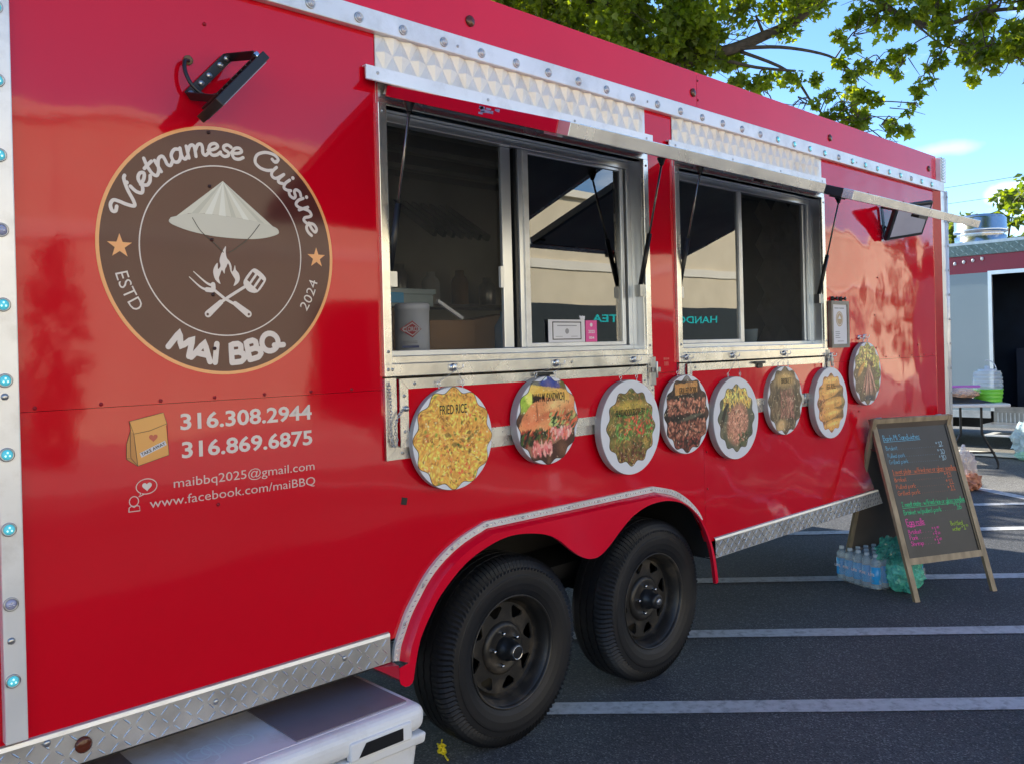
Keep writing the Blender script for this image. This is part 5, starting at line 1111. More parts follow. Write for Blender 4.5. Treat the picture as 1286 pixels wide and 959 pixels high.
G('B', .6, [(.04, .95), (.04, 0)], [(.04, .95), (.36, .88), (.34, .58), (.04, .5), (.44, .42), (.42, .08), (.04, 0)]); G('M', .75, [(.04, 0), (.1, .95), (.34, .4), (.58, .95), (.64, 0)]); G('S', .55, [(.46, .82), (.24, .96), (.06, .74), (.24, .5), (.44, .28), (.26, .0), (.02, .12)])
G('P', .55, [(.04, .95), (.04, 0)], [(.04, .95), (.40, .85), (.38, .52), (.04, .45)]); G('E', .55, [(.44, .95), (.05, .95), (.05, 0), (.46, 0)], [(.05, .5), (.38, .5)]); G('G', .65, [(.5, .8), (.28, .96), (.04, .5), (.24, 0), (.5, .12), (.5, .42), (.3, .42)])
G('$', .35, [(.30, .80), (.12, .88), (.08, .68), (.26, .56), (.22, .40), (.04, .44)], [(.17, .98), (.17, .34)]); G('1', .32, [(.04, .72), (.18, .95), (.18, 0)], [(.02, 0), (.34, 0)]); G('2', .5, [(.04, .75), (.22, .95), (.40, .75), (.2, .35), (.03, .02), (.46, .02)])
G('0', .52, [(.24+.21*math.cos(t), .48+.46*math.sin(t)) for t in [PI/2+i*PI/6 for i in range(13)]]); G('3', .5, [(.06, .88), (.30, .94), (.38, .72), (.16, .5), (.42, .34), (.34, .04), (.04, .06)]); G('6', .5, [(.36, .95), (.08, .5), (.08, .12), (.30, .0), (.42, .22), (.26, .42), (.07, .26)])
rh = random.Random(11)
def chalk(s, x0, x1, y, h, key, name='chalk_writing', wd=.0030, under=False):
    tot = sum(H[c][0] for c in s); k_ = (x1-x0)/tot; st = Strokes(Frame(FF(0, 0, 0), SE, up), -.0072); x = x0
    for c in s:
        w_, ss = H[c]; jy = rh.uniform(-.0012, .0012)
        for q in ss: st.stroke([(x+(px+rh.uniform(-.02, .02))*k_, y+jy+(py+rh.uniform(-.02, .02))*h) for px, py in q], wd*rh.uniform(.8, 1.15), len(q) > 2, 3)
        x += w_*k_
    if under: st.stroke([(x0, y-.008), ((x0+x1)/2, y-.007), (x1, y-.006)], wd*.9)
    st.build(name, M[key], bd)
def dots(x0, x1, y, key): 
    st = Strokes(Frame(FF(0, 0, 0), SE, up), -.0072); n = int((x1-x0)/.016)
    for i in range(n+1): st.dot(x0+(x1-x0)*i/n, y+.002, .0013)
    st.build('chalk_dots', M[key], bd)
chalk('Banh Mi Sandwiches', .062, .330, .920, .034, 'ch_blue', wd=.0036, under=True)
for nm, xe, y, pr in (('Brisket', .148, .863, '12'), ('Pulled pork', .192, .818, '10'), ('Grilled pork', .203, .781, '10')):
    chalk(nm, .064, xe, y, .026, 'ch_blue', wd=.0024); chalk('$', .436, .448, y+.012, .018, 'ch_wh', wd=.0022); chalk(pr, .455, .489, y+.002, .030, 'ch_wh', wd=.0030); dots(xe+.01, .425, y, 'ch_blue')
chalk('1 meat plate : w/fried rice or glass noodles', .070, .538, .720, .030, 'ch_or', wd=.0028, under=True)
for nm, xe, y, pr in (('Brisket', .156, .676, '13'), ('Pulled pork', .213, .635, '11'), ('Grilled pork', .232, .597, '11')):
    chalk(nm, .070, xe, y, .026, 'ch_or', wd=.0026); chalk('$', .440, .452, y+.012, .018, 'ch_or', wd=.0022); chalk(pr, .458, .492, y+.002, .030, 'ch_or', wd=.0030); dots(xe+.012, .430, y, 'ch_or')
chalk('2 meat plate : w/fried rice or glass noodles', .078, .540, .530, .030, 'ch_gr', wd=.0030, under=True)
chalk('Brisket w/pulled pork', .077, .352, .485, .028, 'ch_gr', wd=.0032); dots(.362, .448, .484, 'ch_gr'); chalk('$', .450, .460, .502, .018, 'ch_gr', wd=.0022); chalk('16', .465, .506, .487, .034, 'ch_gr', wd=.0032)
chalk('Egg rolls', .078, .205, .425, .034, 'ch_pk', wd=.0042, under=True)
for nm, xe, y in (('Brisket', .168, .375), ('Pork', .135, .342), ('Shrimp', .166, .308)):
    chalk(nm, .076, xe, y, .025, 'ch_pk', wd=.0032); dots(xe+.010, .238, y, 'ch_pk'); chalk('$', .246, .256, y+.010, .016, 'ch_pk', wd=.0024); chalk('1', .262, .278, y, .026, 'ch_pk', wd=.0034); chalk('00', .282, .300, y+.016, .012, 'ch_pk', wd=.0020)
chalk('Bottled', .390, .480, .398, .025, 'ch_ye', wd=.0026); chalk('water', .392, .458, .366, .025, 'ch_ye', wd=.0026); chalk('$', .464, .473, .376, .015, 'ch_ye', wd=.002); chalk('1', .478, .492, .367, .026, 'ch_ye', wd=.003); chalk('00', .498, .516, .384, .011, 'ch_ye', wd=.0018)

# ------------------------------------------------------------------ shrink-wrapped pack of water bottles with a green bag over it
wp = empty('water_bottle_pack', (5.17, .0, .004), 'shrink-wrapped pack of small blue labelled water bottles under the chalkboard', 'water bottles')
wa = Vector((.12, .34, 0)).normalized(); wc = Vector((.335, -.115, 0)).normalized(); w0 = Vector((5.035, -.065, .008))
bpf = [(0, 0), (0, .024), (.006, .030), (.018, .0305), (.03, .029), (.045, .0315), (.075, .0315), (.11, .0312), (.125, .028), (.15, .0315), (.165, .026), (.178, .014), (.184, .0135), (.184, 0)]
bme = mesh_of(MB().lathe(bpf, (0, 0, 0), (0, 0, 1), 18), 'bottle', M['water']); lme = mesh_of(MB().lathe([(.030, .0318), (.031, .0325), (.128, .0322), (.129, .0308)], (0, 0, 0), (0, 0, 1), 18), 'bottle_label', M['bluepl'])
cme = mesh_of(MB().lathe([(.184, 0), (.183, .0145), (.199, .0140), (.200, 0)], (0, 0, 0), (0, 0, 1), 14), 'bottle_cap', M['bluecap'])
for i in range(5):
    for j in range(5):
        P = w0+wa*(.066*i)+wc*(.066*j)+Vector((0, 0, 0)); rz = rh.uniform(0, 6)
        b = inst('bottle', bme, wp, P); l = inst('bottle_label', lme, b, (0, 0, 0)); c = inst('bottle_cap', cme, b, (0, 0, 0))
        for o in (l, c): o.matrix_parent_inverse = Matrix.Identity(4)
def wrap(c0, ua, uc, la, lc, h, amp, m, name, parent, seed, n=26, z0=.006, topk=.8):
    mb = MB(); vs = []; rr = []
    prof = [(0.0, 1.0), (.25, 1.01), (.5, 1.0), (.75, 1.005), (.92, .97), (1.0, .80), (1.03, .45), (1.02, .0)]
    for (t, k_) in prof:
        for j in range(n*2):
            a = 2*PI*j/(n*2); e = 6; ca, sa = math.cos(a), math.sin(a); q = (abs(ca)**e+abs(sa)**e)**(-1/e)
            p = c0+ua*(ca*q*la*k_)+uc*(sa*q*lc*k_)+Vector((0, 0, z0+h*t)); nn = noise.noise_vector(p*16+Vector((seed, 0, 0)))*amp+noise.noise_vector(p*45+Vector((seed, 5, 0)))*amp*.4; p = p+nn; p.z = max(p.z, z0)
            vs.append(p)
    k_ = n*2; fs = [(i*k_+j, i*k_+(j+1) % k_, (i+1)*k_+(j+1) % k_, (i+1)*k_+j) for i in range(len(prof)-1) for j in range(k_)]
    return mb.add(vs, fs, False).build(name, m, parent)
wcen = w0+wa*.132+wc*.132; wcen.z = 0
wrap(wcen, wa, wc, .170, .170, .188, .006, M['poly'], 'shrink_film', wp, 2)
LFm = Frame(w0-wc*.0345+Vector((0, 0, .0)), -wa, (0, 0, 1))
for i in range(5):
    fit_text('label_lettering', 'PURE' if i % 2 else 'LIFE', -.066*i-.024, -.066*i+.020, .078, .014, M['paper'], wp, .02, .001, LFm, .0002)
gb = empty('green_bag', (5.10, -.17, 0), 'crumpled translucent green plastic bag draped over the water bottles', 'plastic bag')
def crumple(c, rad, seed, m, name, parent, amp=.35, n=30, floor=.006):
    mb = MB(); vs = []
    for i in range(n//2+1):
        t = PI*i/(n//2)
        for j in range(n):
            a = 2*PI*j/n; d = Vector((math.sin(t)*math.cos(a), math.sin(t)*math.sin(a), math.cos(t)))
            k_ = 1+amp*(abs(noise.noise(d*2.3+Vector((seed, 0, 0))))*1.6-.4)+amp*.35*noise.noise(d*7+Vector((0, seed, 0))); p = Vector(c)+Vector((d.x*rad[0], d.y*rad[1], d.z*rad[2]))*k_; p.z = max(p.z, floor+.002*abs(d.x)); vs.append(p)
    return mb.add(vs, [(i*n+j, (i+1)*n+j, (i+1)*n+(j+1) % n, i*n+(j+1) % n) for i in range(n//2) for j in range(n)], False).build(name, m, parent)
crumple((5.12, -.20, .10), (.125, .10, .11), 3, M['greenpoly'], 'bag_body', gb, .30, 60)
crumple((5.16, -.10, .215), (.11, .06, .075), 9, M['greenpoly'], 'bag_handle', gb, .45, 48)
crumple((5.24, -.20, .07), (.085, .05, .07), 14, M['poly'], 'clear_film', gb, .5, 36)
tag(crumple((5.42, -.14, .085), (.045, .045, .082), 17, M['bluepl'], 'blue_bottle_wrapper', None, .3, 24), 'bright blue wrapper behind the right side of the chalkboard leg', 'wrapper')

# ------------------------------------------------------------------ folding table with drink dispensers
TA, TB = Vector((.8, .6, 0)), Vector((-.6, .8, 0)); TR = Vector((10.40, .80, 0))
tb = empty('folding_table', tuple(TR+TB*.38+TA*.9), 'white topped folding table with dark bent legs, behind the chalkboard', 'folding table')
mb = MB(); mb.obox(TR+TB*.40+TA*.9+Vector((0, 0, .722)), TB*.42, TA*.92, Vector((0, 0, .019))); mb.build('tabletop', M['table'], tb, .012, 3)
for off in (0, 1.5):
    b = TR+TA*(.22+off)
    for s in (.20, .42):
        e_ = -1 if s < .3 else 1
        MB().tube(catmull([b+TB*s+Vector((0, 0, .70)), b+TB*s+Vector((0, 0, .42)), b+TB*(s+e_*.02)+Vector((0, 0, .36)), b+TB*(s+e_*.15)+Vector((0, 0, .10)), b+TB*(s+e_*.155)+Vector((0, 0, .0))], 6), .014, 8).build('leg', M['black'], tb)
    MB().tube([b+TB*.07+Vector((0, 0, .18)), b+TB*.55+Vector((0, 0, .18))], .011, 8).build('crossbar', M['black'], tb)
def dispenser(c, r, h, fill, lab):
    t = empty('drink_dispenser', tuple(c), lab, 'drink dispenser'); n = 60
    prof = []
    for i in range(41):
        u = i/40; base = r*(.86+.17*math.sin(PI*min(u*.9+.05, 1))**.7); prof.append((h*u, base*(1+.025*math.sin(u*2*PI*8))))
    body = [(0, 0)]+prof+[(h*1.01, r*.62)]
    MB().lathe(body, c, (0, 0, 1), 32).build('tank', M['tank'], t)
    if fill: MB().lathe([(0.004, 0)]+[(a, b*1.012) for a, b in prof if a < h*fill]+[(h*fill, 0)], c, (0, 0, 1), 32).build('drink', M['lime'], t)
    MB().lathe([(h*1.0, r*.66), (h*1.06, r*.64), (h*1.06, r*.2), (h*1.16, r*.18), (h*1.17, 0)], c, (0, 0, 1), 28).build('dispenser_lid', M['tank_w'], t)
    MB().tube([Vector(c)+TB*(-r*.62*math.cos(a))+Vector((0, 0, h*1.03+r*.72*math.sin(a))) for a in [PI*k_/14 for k_ in range(9)]], .006, 6).build('carry_handle', M['tank_w'], t)
zt_ = .742
dispenser(TR+TA*.30+TB*.10+Vector((0, 0, zt_)), .150, .345, .44, 'ribbed clear drink dispenser half full of green drink')
dispenser(TR+TA*.60+TB*.66+Vector((0, 0, zt_)), .125, .30, 0, 'second ribbed clear dispenser partly hidden by the trailer corner')
sn = empty('snack_bag', tuple(TR+TA*.22+TB*.42+Vector((0, 0, .76))), 'zip bag of orange snacks with a purple seal lying on the table', 'snack bag')
crumple(TR+TA*.22+TB*.42+Vector((0, 0, .845)), (.20, .20, .055), 21, M['snack'], 'snacks', sn, .25, 30, .78)
crumple(TR+TA*.22+TB*.42+Vector((0, 0, .865)), (.22, .22, .06), 23, M['poly'], 'bag_film', sn, .2, 30, .78)
MB().obox(TR+TA*.16+TB*.42+Vector((0, 0, .925)), TB*.19, TA*.02, Vector((0, 0, .012))).build('zip_seal', M['purple'], sn, .004)
tr = MB(); tr.obox(TR+TA*.25+TB*.55+Vector((0, 0, .748)), TB*.33, TA*.20, Vector((0, 0, .005)))
tr.add([TR+TA*.06+TB*.10+Vector((0, 0, .744)), TR+TA*.06+TB*.92+Vector((0, 0, .744)), TR+TA*.10+TB*.92+Vector((0, 0, .815)), TR+TA*.10+TB*.40+Vector((0, 0, .815))], [(0, 1, 2, 3)])
tag(tr.build('serving_tray', M['tray']), 'dark serving tray on the front of the folding table', 'tray')
# bags on the ground
pb = empty('pale_shopping_bag', (11.45, .95, 0), 'pale green and white full plastic bag on the ground at the right edge', 'plastic bag')
crumple((11.50, .88, .22), (.20, .20, .26), 31, M['poly_bag'], 'bag_body', pb, .35, 40); crumple((11.48, .86, .06), (.19, .19, .08), 33, mat('green_tint_bag', (.42, .72, .50), .3), 'bag_bottom', pb, .25, 30)
ob = empty('orange_bag', (9.25, .80, 0), 'knotted clear bag of orange contents on the ground beside the chalkboard', 'plastic bag')
crumple((8.9, .72, .09), (.12, .12, .10), 41, mat('orange_contents', (.55, .22, .12), .4, var=.4, vs=14), 'bag_contents', ob, .35, 30)
crumple((8.9, .74, .22), (.09, .09, .16), 43, mat('bag_film_pale', (.75, .66, .60), .25, alpha=.6), 'bag_neck', ob, .5, 30)

# ------------------------------------------------------------------ second food truck
XT = 12.4
t2 = empty('grey_food_truck', (13.4, 1.5, 0), 'grey and maroon food truck with a silver roof fan, at the right edge', 'food truck')
YF, YB = 5.2, -2.6
S2 = Frame((XT, 0, 0), (0, -1, 0), (0, 0, 1))
def bx2(name, y0, y1, z0, z1, x0, x1, m, bev=0): return MB().box(x0, x1, y0, y1, z0, z1).build(name, m, t2, bev)
bx2('roof', YB, YF, 2.70, 2.74, XT-.02, XT+2.3, M['steel'])
o = bx2('roof_trim', YB, YF, 2.555, 2.70, XT-.035, XT+.03, mat('green_grey_plate', (.15, .20, .18), .4, metal=.5, var=.25, vs=30)); q = MB()
for i in range(130):
    for j in range(3): a = .35 if (i+j) % 2 else -.35; yy = YB+.06+i*.06; q.obox((XT-.037, yy, 2.58+j*.048), (.001, 0, 0), (0, .016, .016*(1 if a > 0 else -1)), (0, -.003, .003))
tag(q.build('tread_pattern', mat('dull_lug', (.34, .40, .38), .35, metal=.6), o), kind='stuff')
bx2('maroon_band', YB, YF, 2.32, 2.555, XT, XT+.03, M['truck_rd'])
bx2('side_panel', 1.60, YF, .50, 2.32, XT, XT+.03, M['truck_gy']); bx2('side_panel', YB, -.6, .50, 2.32, XT, XT+.03, M['truck_gy'])
bx2('door_frame', 1.555, 1.60, .50, 2.335, XT-.015, XT+.03, M['alu_frame']); bx2('door_frame', -.6, 1.555, 2.285, 2.335, XT-.015, XT+.03, M['alu_frame'])
bx2('lower_sill', -.6, 1.60, .50, .56, XT-.01, XT+.04, M['alu_dark'])
bx2('interior_wall', YB, YF, .5, 2.7, XT+1.2, XT+1.23, M['navy']); bx2('floor', YB, YF, .45, .50, XT+.03, XT+2.3, M['black_matt']); bx2('far_wall', YB, YF, .5, 2.7, XT+2.25, XT+2.3, M['truck_gy']); bx2('end_wall', YB, YB+.03, .5, 2.7, XT, XT+2.3, M['truck_gy']); bx2('end_wall', YF-.03, YF, .5, 2.7, XT, XT+2.3, M['truck_gy'])
bx2('kitchen_counter', -.6, 1.5, .5, 1.30, XT+.75, XT+1.19, M['navy']); 
bx2('skirt', 1.60, YF, .405, .50, XT-.02, XT+.0, M['plate']); o = bx2('vent_panel', -.8, 1.56, .33, .50, XT-.03, XT-.005, M['alu_dark']); q = MB()
for i in range(46): q.box(XT-.036, XT-.0305, 1.50-i*.05, 1.515-i*.05, .345, .485)
tag(q.build('vent_slats', M['steel'], o), kind='stuff')
st2 = bx2('step', -.2, 1.56, .32, .362, XT-.45, XT-.06, M['steel'], .004); bx2('step', -.2, 1.54, .215, .235, XT-.5, XT-.1, M['white_alu'], .003); bx2('underbody', YB, YF, .25, .45, XT+.3, XT+2.0, M['black_matt'])
MB().lathe([(0, .36), (.02, .37), (.2, .37), (.22, .36), (.22, .0)], (XT+.06, 2.55, .37), (1, 0, 0), 40).lathe([(0, .36), (-.005, .22), (.05, .20), (.05, 0)], (XT+.06, 2.55, .37), (1, 0, 0), 40).build('wheel', M['rubber'], t2)
tag(MB().box(XT-.95, XT-.75, 1.0, 1.75, .02, .05).build('wooden_plank', M['stucco_lt']), 'pale plank lying on the ground behind the folding table', 'plank')
for i in range(4): MB().sphere((XT-.02, 2.00-.113*i, 2.462+.013*i), .020, 10, 6, (1, 1, 1.3)).build('bulb', M['tank_w'], t2)
fx, fy = 13.4, 2.0
MB().lathe([(2.74, .33), (2.90, .33), (2.905, .30), (2.95, .30), (2.955, .345), (2.99, .345), (3.00, .335), (3.14, .335), (3.18, .30), (3.19, .27)], (fx, fy, 0), (0, 0, 1), 40).build('roof_fan', M['galv'], t2)
MB().lathe([(3.16, .27), (3.195, .272), (3.20, .24), (3.14, .0)], (fx, fy, 0), (0, 0, 1), 40).build('fan_cap', M['black'], t2)
for (y, x, z, w_, h) in ((.9, .9, 1.30, .05, .2), (1.2, .85, 1.3, .04, .16), (.6, .85, 1.3, .06, .14)):
    MB().lathe(bottle_prof(w_, h), (XT+x, y, z), (0, 0, 1), 14).build('bottle', M['truck_gy'], t2)

# ------------------------------------------------------------------ trees
def leaf_shape(kind):
    if kind == 'maple': return [(0, 0), (.20, .08), (.46, .02), (.36, .28), (.52, .52), (.24, .55), (0, 1.0), (-.24, .55), (-.52, .52), (-.36, .28), (-.46, .02), (-.20, .08)]
    return [(0, 0), (.28, .4), (0, 1), (-.28, .4)]
def leaves(mb_v, mb_f, c, rad, n, size, rng, kind='maple', droop=.6):
    sh = leaf_shape(kind)
    for _ in range(n):
        while True:
            d = Vector((rng.uniform(-1, 1), rng.uniform(-1, 1), rng.uniform(-1, 1)))
            if d.length < 1: break
        p = Vector(c)+Vector((d.x*rad, d.y*rad, d.z*rad*.85))
        ax = Vector((rng.gauss(0, 1), rng.gauss(0, 1), rng.gauss(0, .6)-droop)).normalized(); sd_ = ax.cross(Vector((rng.gauss(0, 1), rng.gauss(0, 1), rng.gauss(0, 1)))).normalized(); nn = ax.cross(sd_)
        s = size*rng.uniform(.6, 1.2); b = len(mb_v); fold = rng.uniform(.05, .35)
        for x, y in sh: mb_v.append(tuple(p+sd_*x*s+ax*y*s+nn*(abs(x)*fold)*s))
        k_ = len(sh)
        if kind == 'maple': mb_v.append(tuple(p+ax*.35*s)); mb_f += [(b+k_, b+i, b+(i+1) % k_) for i in range(k_)]
        else: mb_f += [(b, b+1, b+2, b+3)]
def tree(name, base, limbs, blobs, lab, m_leaf='leaf', dens=150, size=.13, seed=1, kind='maple', tr=.22, group=None, cat='tree', twigs=True):
    rng = random.Random(seed); root = empty(name, base, lab, cat, group); tk = MB(); br = MB(); pts = []
    for i, (P, r0, r1) in enumerate(limbs):
        Q = catmull(P, 5); mb = tk if i == 0 else br; mb.tube(Q, r0, 8, True, r1); pts += [(q, r0+(r1-r0)*k_/len(Q)) for k_, q in enumerate(Q)]
    vs, fs = [], []
    for (x, y, z, r) in blobs:
        c = Vector((x, y, z)); best = min(pts, key=lambda a: (a[0]-c).length+ (0 if a[0].z < z+.5 else .5))
        if twigs:
            q = best[0]; mid = (q+c)/2+Vector((rng.uniform(-.15, .15), rng.uniform(-.15, .15), .12)); br.tube(catmull([q, mid, c], 4), min(best[1]*.6, .028), 6, False, .008)
            for _ in range(int(4+r*6)):
                e = c+Vector((rng.uniform(-1, 1), rng.uniform(-1, 1), rng.uniform(-.9, .7)))*r*.9; s0 = c+(q-c)*rng.uniform(0, .35)
                br.tube([s0, (s0+e)/2+Vector((0, 0, rng.uniform(-.05, .1))), e], .008, 5, False, .003)
        n = int(dens*r**2.4)+14; sub = max(3, int(9*r))
        for _ in range(sub):
            d = Vector((rng.gauss(0, 1), rng.gauss(0, 1), rng.gauss(0, 1))).normalized()*r*rng.uniform(.25, .95); leaves(vs, fs, c+d, r*rng.uniform(.22, .42), max(4, n//sub), size, rng, kind)
    tk.build('trunk', M['bark'], root)
    if br.v: br.build('branches', M['bark'], root)
    me = bpy.data.meshes.new('crown'); me.from_pydata(vs, [], fs); o = link('crown', me, root, M[m_leaf]); tag(o, kind='stuff'); return root
L_ = [([(10.0, 6.9, 0), (10.05, 6.8, 1.5), (10.1, 6.6, 3.2), (10.37, 6.21, 4.72)], .24, .15),
 ([(10.37, 6.21, 4.72), (10.66, 5.8, 5.29), (10.94, 5.26, 5.7), (11.46, 4.76, 5.9), (11.82, 4.43, 6.09), (11.98, 3.99, 6.24), (12.23, 3.49, 6.68)], .115, .055),
 ([(10.30, 6.3, 4.5), (10.65, 5.95, 5.2), (10.85, 5.49, 5.72), (11.29, 4.93, 5.74), (11.63, 4.46, 5.58), (11.87, 3.96, 5.45)], .045, .018),
 ([(11.46, 4.76, 5.9), (11.8, 4.16, 5.84), (12.12, 3.58, 5.63), (12.17, 3.26, 5.33)], .035, .012), ([(11.55, 4.68, 5.86), (11.88, 4.09, 5.48), (11.94, 3.75, 4.94), (11.91, 3.5, 4.65)], .028, .010),
 ([(12.23, 3.49, 6.68), (12.34, 2.96, 6.31), (12.35, 2.53, 5.91), (12.33, 2.0, 5.69), (12.28, 1.49, 5.69), (12.05, 0.89, 5.5)], .05, .02),
 ([(12.35, 2.53, 5.91), (12.28, 2.19, 5.63), (12.19, 1.86, 5.35), (12.08, 1.68, 5.18)], .02, .008), ([(12.33, 2.42, 5.81), (12.25, 2.08, 5.43), (12.22, 1.82, 5.25)], .016, .007),
 ([(10.3, 6.35, 4.4), (10.05, 6.39, 5.8), (9.71, 6.71, 6.55), (9.52, 7.17, 7.63)], .11, .05), ([(9.71, 6.71, 6.55), (9.83, 6.32, 6.58), (10.18, 5.99, 6.81), (10.7, 5.49, 6.91)], .035, .015),
 ([(10.1, 6.6, 3.6), (9.0, 7.6, 5.0), (7.6, 8.6, 6.2), (6.2, 9.2, 7.0)], .11, .05), ([(10.3, 6.3, 4.6), (10.9, 7.2, 6.2), (11.6, 8.0, 7.4)], .10, .05), ([(10.2, 6.4, 4.5), (10.6, 5.6, 7.0), (11.5, 4.2, 8.3)], .09, .04)]
B_ = [(8.36, 7.72, 7.23, 0.9), (8.78, 6.77, 7.26, 1.0), (9.32, 7.36, 6.77, 0.7), (9.56, 6.57, 6.47, 0.8), (9.76, 6.39, 7.42, 1.0), (10.47, 6.4, 6.27, 0.7), (10.12, 5.63, 6.8, 0.8), (10.42, 5.75, 5.96, 0.75), (11.17, 5.87, 5.65, 0.45), (10.86, 5.33, 6.3, 0.7), (11.06, 5.15, 7.38, 1.0), (11.11, 5.1, 5.58, 0.6), (10.99, 4.66, 6.02, 0.7), (11.72, 4.79, 5.5, 0.5), (11.74, 4.5, 6.39, 0.65), (11.8, 4.44, 5.19, 0.42), (11.84, 4.41, 7.35, 0.9), (11.82, 4.14, 4.77, 0.36), (11.85, 3.83, 4.95, 0.42), (12.17, 4.09, 6.5, 0.6), (11.92, 3.63, 4.62, 0.42), (11.88, 3.26, 4.37, 0.34), (12.15, 3.56, 7.03, 0.9), (12.06, 3.22, 4.85, 0.42), (11.96, 3.46, 4.94, 0.3), (11.97, 2.9, 4.54, 0.42), (12.04, 2.55, 4.37, 0.28), (12.08, 2.79, 4.25, 0.22), (12.1, 2.35, 4.66, 0.22), (12.19, 3.38, 5.37, 0.42), (12.22, 3.21, 5.9, 0.4), (12.33, 2.97, 5.97, 0.42), (12.26, 2.89, 5.43, 0.34), (12.26, 2.62, 5.25, 0.3), (12.21, 2.67, 6.52, 0.8), (12.19, 2.27, 5.03, 0.26), (12.2, 2.12, 5.16, 0.2), (12.36, 2.53, 5.96, 0.34), (12.22, 2.11, 5.86, 0.42), (12.08, 1.82, 5.37, 0.42), (12.34, 1.99, 6.44, 0.8), (11.94, 1.54, 5.01, 0.3), (11.91, 1.3, 5.14, 0.42), (12.06, 1.43, 5.66, 0.6), (11.9, 1.03, 5.11, 0.5), (11.81, 0.84, 4.84, 0.45), (11.98, 0.95, 5.6, 0.8), (12.0, 0.38, 5.24, 0.9), (12.12, 0.55, 6.28, 1.1), (12.23, 1.27, 6.57, 1.0)]
rb = random.Random(5)
for _ in range(26):
    k_ = rb.uniform(0, 1); B_.append((8.6+2.7*k_+rb.uniform(-.3, .3), 7.5-2.5*k_+rb.uniform(-.5, .6), 6.9-.8*k_+rb.uniform(-.35, .9), rb.uniform(.45, .75)))
for _ in range(24):   # unseen rest of the crown, filled in above and behind the trailer for shade
    a = rb.uniform(0, 2*PI); q = rb.uniform(0, 1)**.5; B_.append((9.9+4.4*q*math.cos(a), 7.3+4.0*q*math.sin(a), 7.6+rb.uniform(-.5, 2.4)*(1-.4*q)+.0, rb.uniform(.8, 1.15)))
B_ = [b for b in B_ if not (b[2] < 6.6 and b[0] < 8.2)]
tree('maple_tree', (10.0, 6.9, 0), L_, B_, 'large green maple tree spreading over the far end of the red trailer', dens=1000, size=.108, seed=4)
def simple_tree(name, base, h, r, lab, seed, m_leaf='leaf_far', zc=.62, n=30, size=.2, kind='oval', dens=170, sq=1.0, group=None, cat='tree'):
    rng = random.Random(seed); b = Vector(base); bl = []
    for _ in range(n):
        a = rng.uniform(0, 2*PI); u = rng.uniform(-1, 1); q = math.sqrt(1-u*u)*rng.uniform(.45, 1); bl.append((b.x+r*q*math.cos(a), b.y+r*q*math.sin(a), h*zc+u*h*(1-zc)*.95*sq, r*rng.uniform(.28, .42)))
    lim = [([b, b+Vector((.05, 0, h*.3)), b+Vector((0, .08, h*.75))], r*.05+.02, .015+r*.01)]+[([b+Vector((0, 0, h*.35)), b+Vector((r*.4*math.cos(a), r*.4*math.sin(a), h*.55)), b+Vector((r*.7*math.cos(a), r*.7*math.sin(a), h*.72))], .015+r*.03, .01) for a in (0, 1.6, 3.1, 4.6)]
    return tree(name, base, lim, bl, lab, m_leaf, dens, size, seed, kind, group=group, cat=cat)
simple_tree('bushy_tree', (27.6, 8.2, 0), 5.3, 1.7, 'low yellow green tree left of the roof fan, behind the grey truck', 21, size=.26, n=34, dens=480)
simple_tree('bushy_tree', (27.2, 5.6, 0), 5.7, 1.7, 'yellow green tree right of the roof fan, behind the grey truck', 22, size=.26, n=36, dens=480)
simple_tree('bushy_tree', (29.5, 3.0, 0), 6.3, 2.2, 'taller green tree at the right edge behind the grey truck', 23, size=.26, n=34, dens=480)
# overhead wires between two poles
for x, y, lab in ((34, -16, 'wooden utility pole right of the view'), (40, 34, 'wooden utility pole behind the trailer')):
    p_ = empty('utility_pole', (x, y, 0), lab, 'utility pole'); MB().tube([(x, y, 0), (x, y, 9.6)], .16, 12, True, .11).build('pole', M['bark'], p_); MB().bar((x-1.1, y, 8.6), (x+1.1, y, 8.6), .1, .12).build('crossarm', M['bark'], p_)
for dz, off, lab in ((8.62, 0.0, 'upper thin overhead wire crossing the sky at right'), (8.0, .3, 'lower thin overhead wire crossing the sky at right')):
    tag(MB().tube(catmull([(34+off, -16, dz), (37+off, 9, dz-1.05), (40+off, 34, dz)], 16), .008, 5).build('overhead_wire', M['black']), lab, 'wire', 'overhead wires')

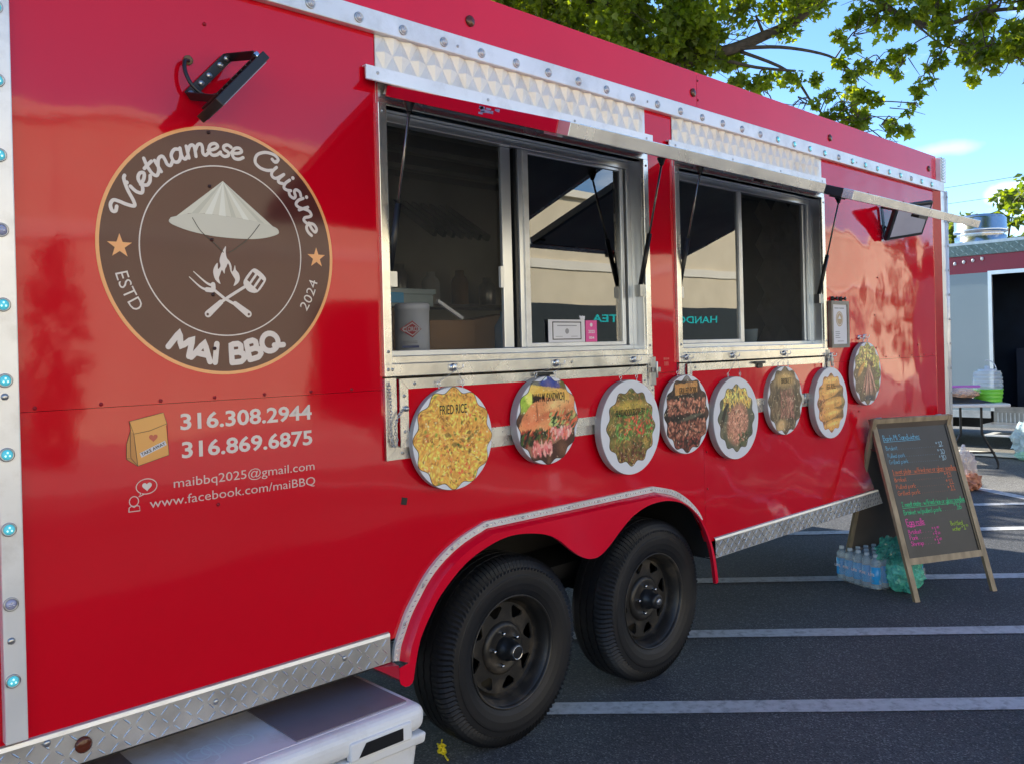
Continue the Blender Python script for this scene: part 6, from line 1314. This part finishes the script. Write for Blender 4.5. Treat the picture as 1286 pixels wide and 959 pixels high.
# ------------------------------------------------------------------ the shops across the lot (seen mirrored in the paint and the glass)
YB_ = -12.0
sb = empty('shop_building', (16, YB_-3, 0), 'long low cream stucco shop building across the parking lot', 'building')
def bs(name, x0, x1, y0, y1, z0, z1, m, bev=0): return MB().box(x0, x1, y0, y1, z0, z1).build(name, m, sb, bev)
bs('upper_wall', -14, 46, YB_-.3, YB_, 3.62, 5.15, M['stucco']); bs('parapet_cap', -14.1, 46.1, YB_-.4, YB_+.12, 5.155, 5.33, M['stucco_lt'])
bs('ledge', -14, 46, YB_-.5, YB_+.09, 3.40, 3.615, M['stucco_lt']); bs('lower_wall', -14, 8.6, YB_-.3, YB_, 0, 3.395, M['stucco']); bs('lower_wall', 23.5, 46, YB_-.3, YB_, 0, 3.395, M['stucco']); bs('lower_fascia', 8.61, 23.49, YB_-.3, YB_+.05, 2.50, 3.395, M['stucco']); bs('soffit', -14, 46, YB_-3.0, YB_-.31, 2.50, 2.62, M['stucco_lt'])
bs('storefront_wall', 8.6, 23.5, YB_-3.2, YB_-3.0, 0, 5.1, M['concrete']); bs('roof', -14, 46, YB_-14, YB_-.42, 4.9, 5.1, M['concrete'])
for i in range(3): bs('shop_window', 9.2+i*4.6, 12.6+i*4.6, YB_-2.999, YB_-2.95, .15, 2.4, M['storefront'])
for i in range(1): bs('pillar', 15.8+i*7.2, 16.35+i*7.2, YB_-.35, YB_+.2, 0.0, 2.495, M['stucco'])
bs('walkway', -14, 46, YB_-3.0, YB_+1.2, .0, .13, M['concrete'])
for i in range(8): bs('joint', -10+i*7, -9.97+i*7, YB_-.001, YB_+.004, 3.62, 5.15, M['alu_dark'])
ts = empty('tea_stall', (19.5, -10.6, 0), 'dark drinks stall with teal HANDCRAFTED TEA lettering, across the lot', 'stall')
MB().box(9.6, 21.4, -11.9, -10.4, .1, 2.42).build('stall_body', mat('stall_dark', (.035, .042, .042), .45, var=.1), ts, .02)
SFm = Frame((0, -10.395, 0), (-1, 0, 0), (0, 0, 1))
fit_text('stall_lettering', 'HANDCRAFTED', -19.75, -16.3, 2.03, .17, mat('teal_letter', (.02, .50, .50), .4, var=.02), ts, .02, .004, SFm)
fit_text('stall_lettering', 'TEA', -15.6, -14.75, 2.03, .17, bpy.data.materials['teal_letter'], ts, .02, .004, SFm)
plate('cup_sign', [[(-14.45, 2.02), (-14.32, 2.02), (-14.28, 2.16), (-14.49, 2.16)]], SFm, .0, .01, M['paper'], ts)
simple_tree('cypress', (3.35, -9.6, 0), 3.1, .42, 'narrow dark shrub standing across the lot', 31, 'leaf_dk', .5, 110, .10, 'oval', 1200, 1.0)
simple_tree('dark_tree', (30.5, -9.4, 0), 4.9, 1.5, 'broad dark tree in front of the shops across the lot', 32, 'leaf_dk', .62, 40, .22, 'oval', 160)
simple_tree('dark_tree', (9.4, -9.8, 0), 2.3, .6, 'low dark shrub across the lot', 33, 'leaf_dk', .55, 60, .10, 'oval', 900)
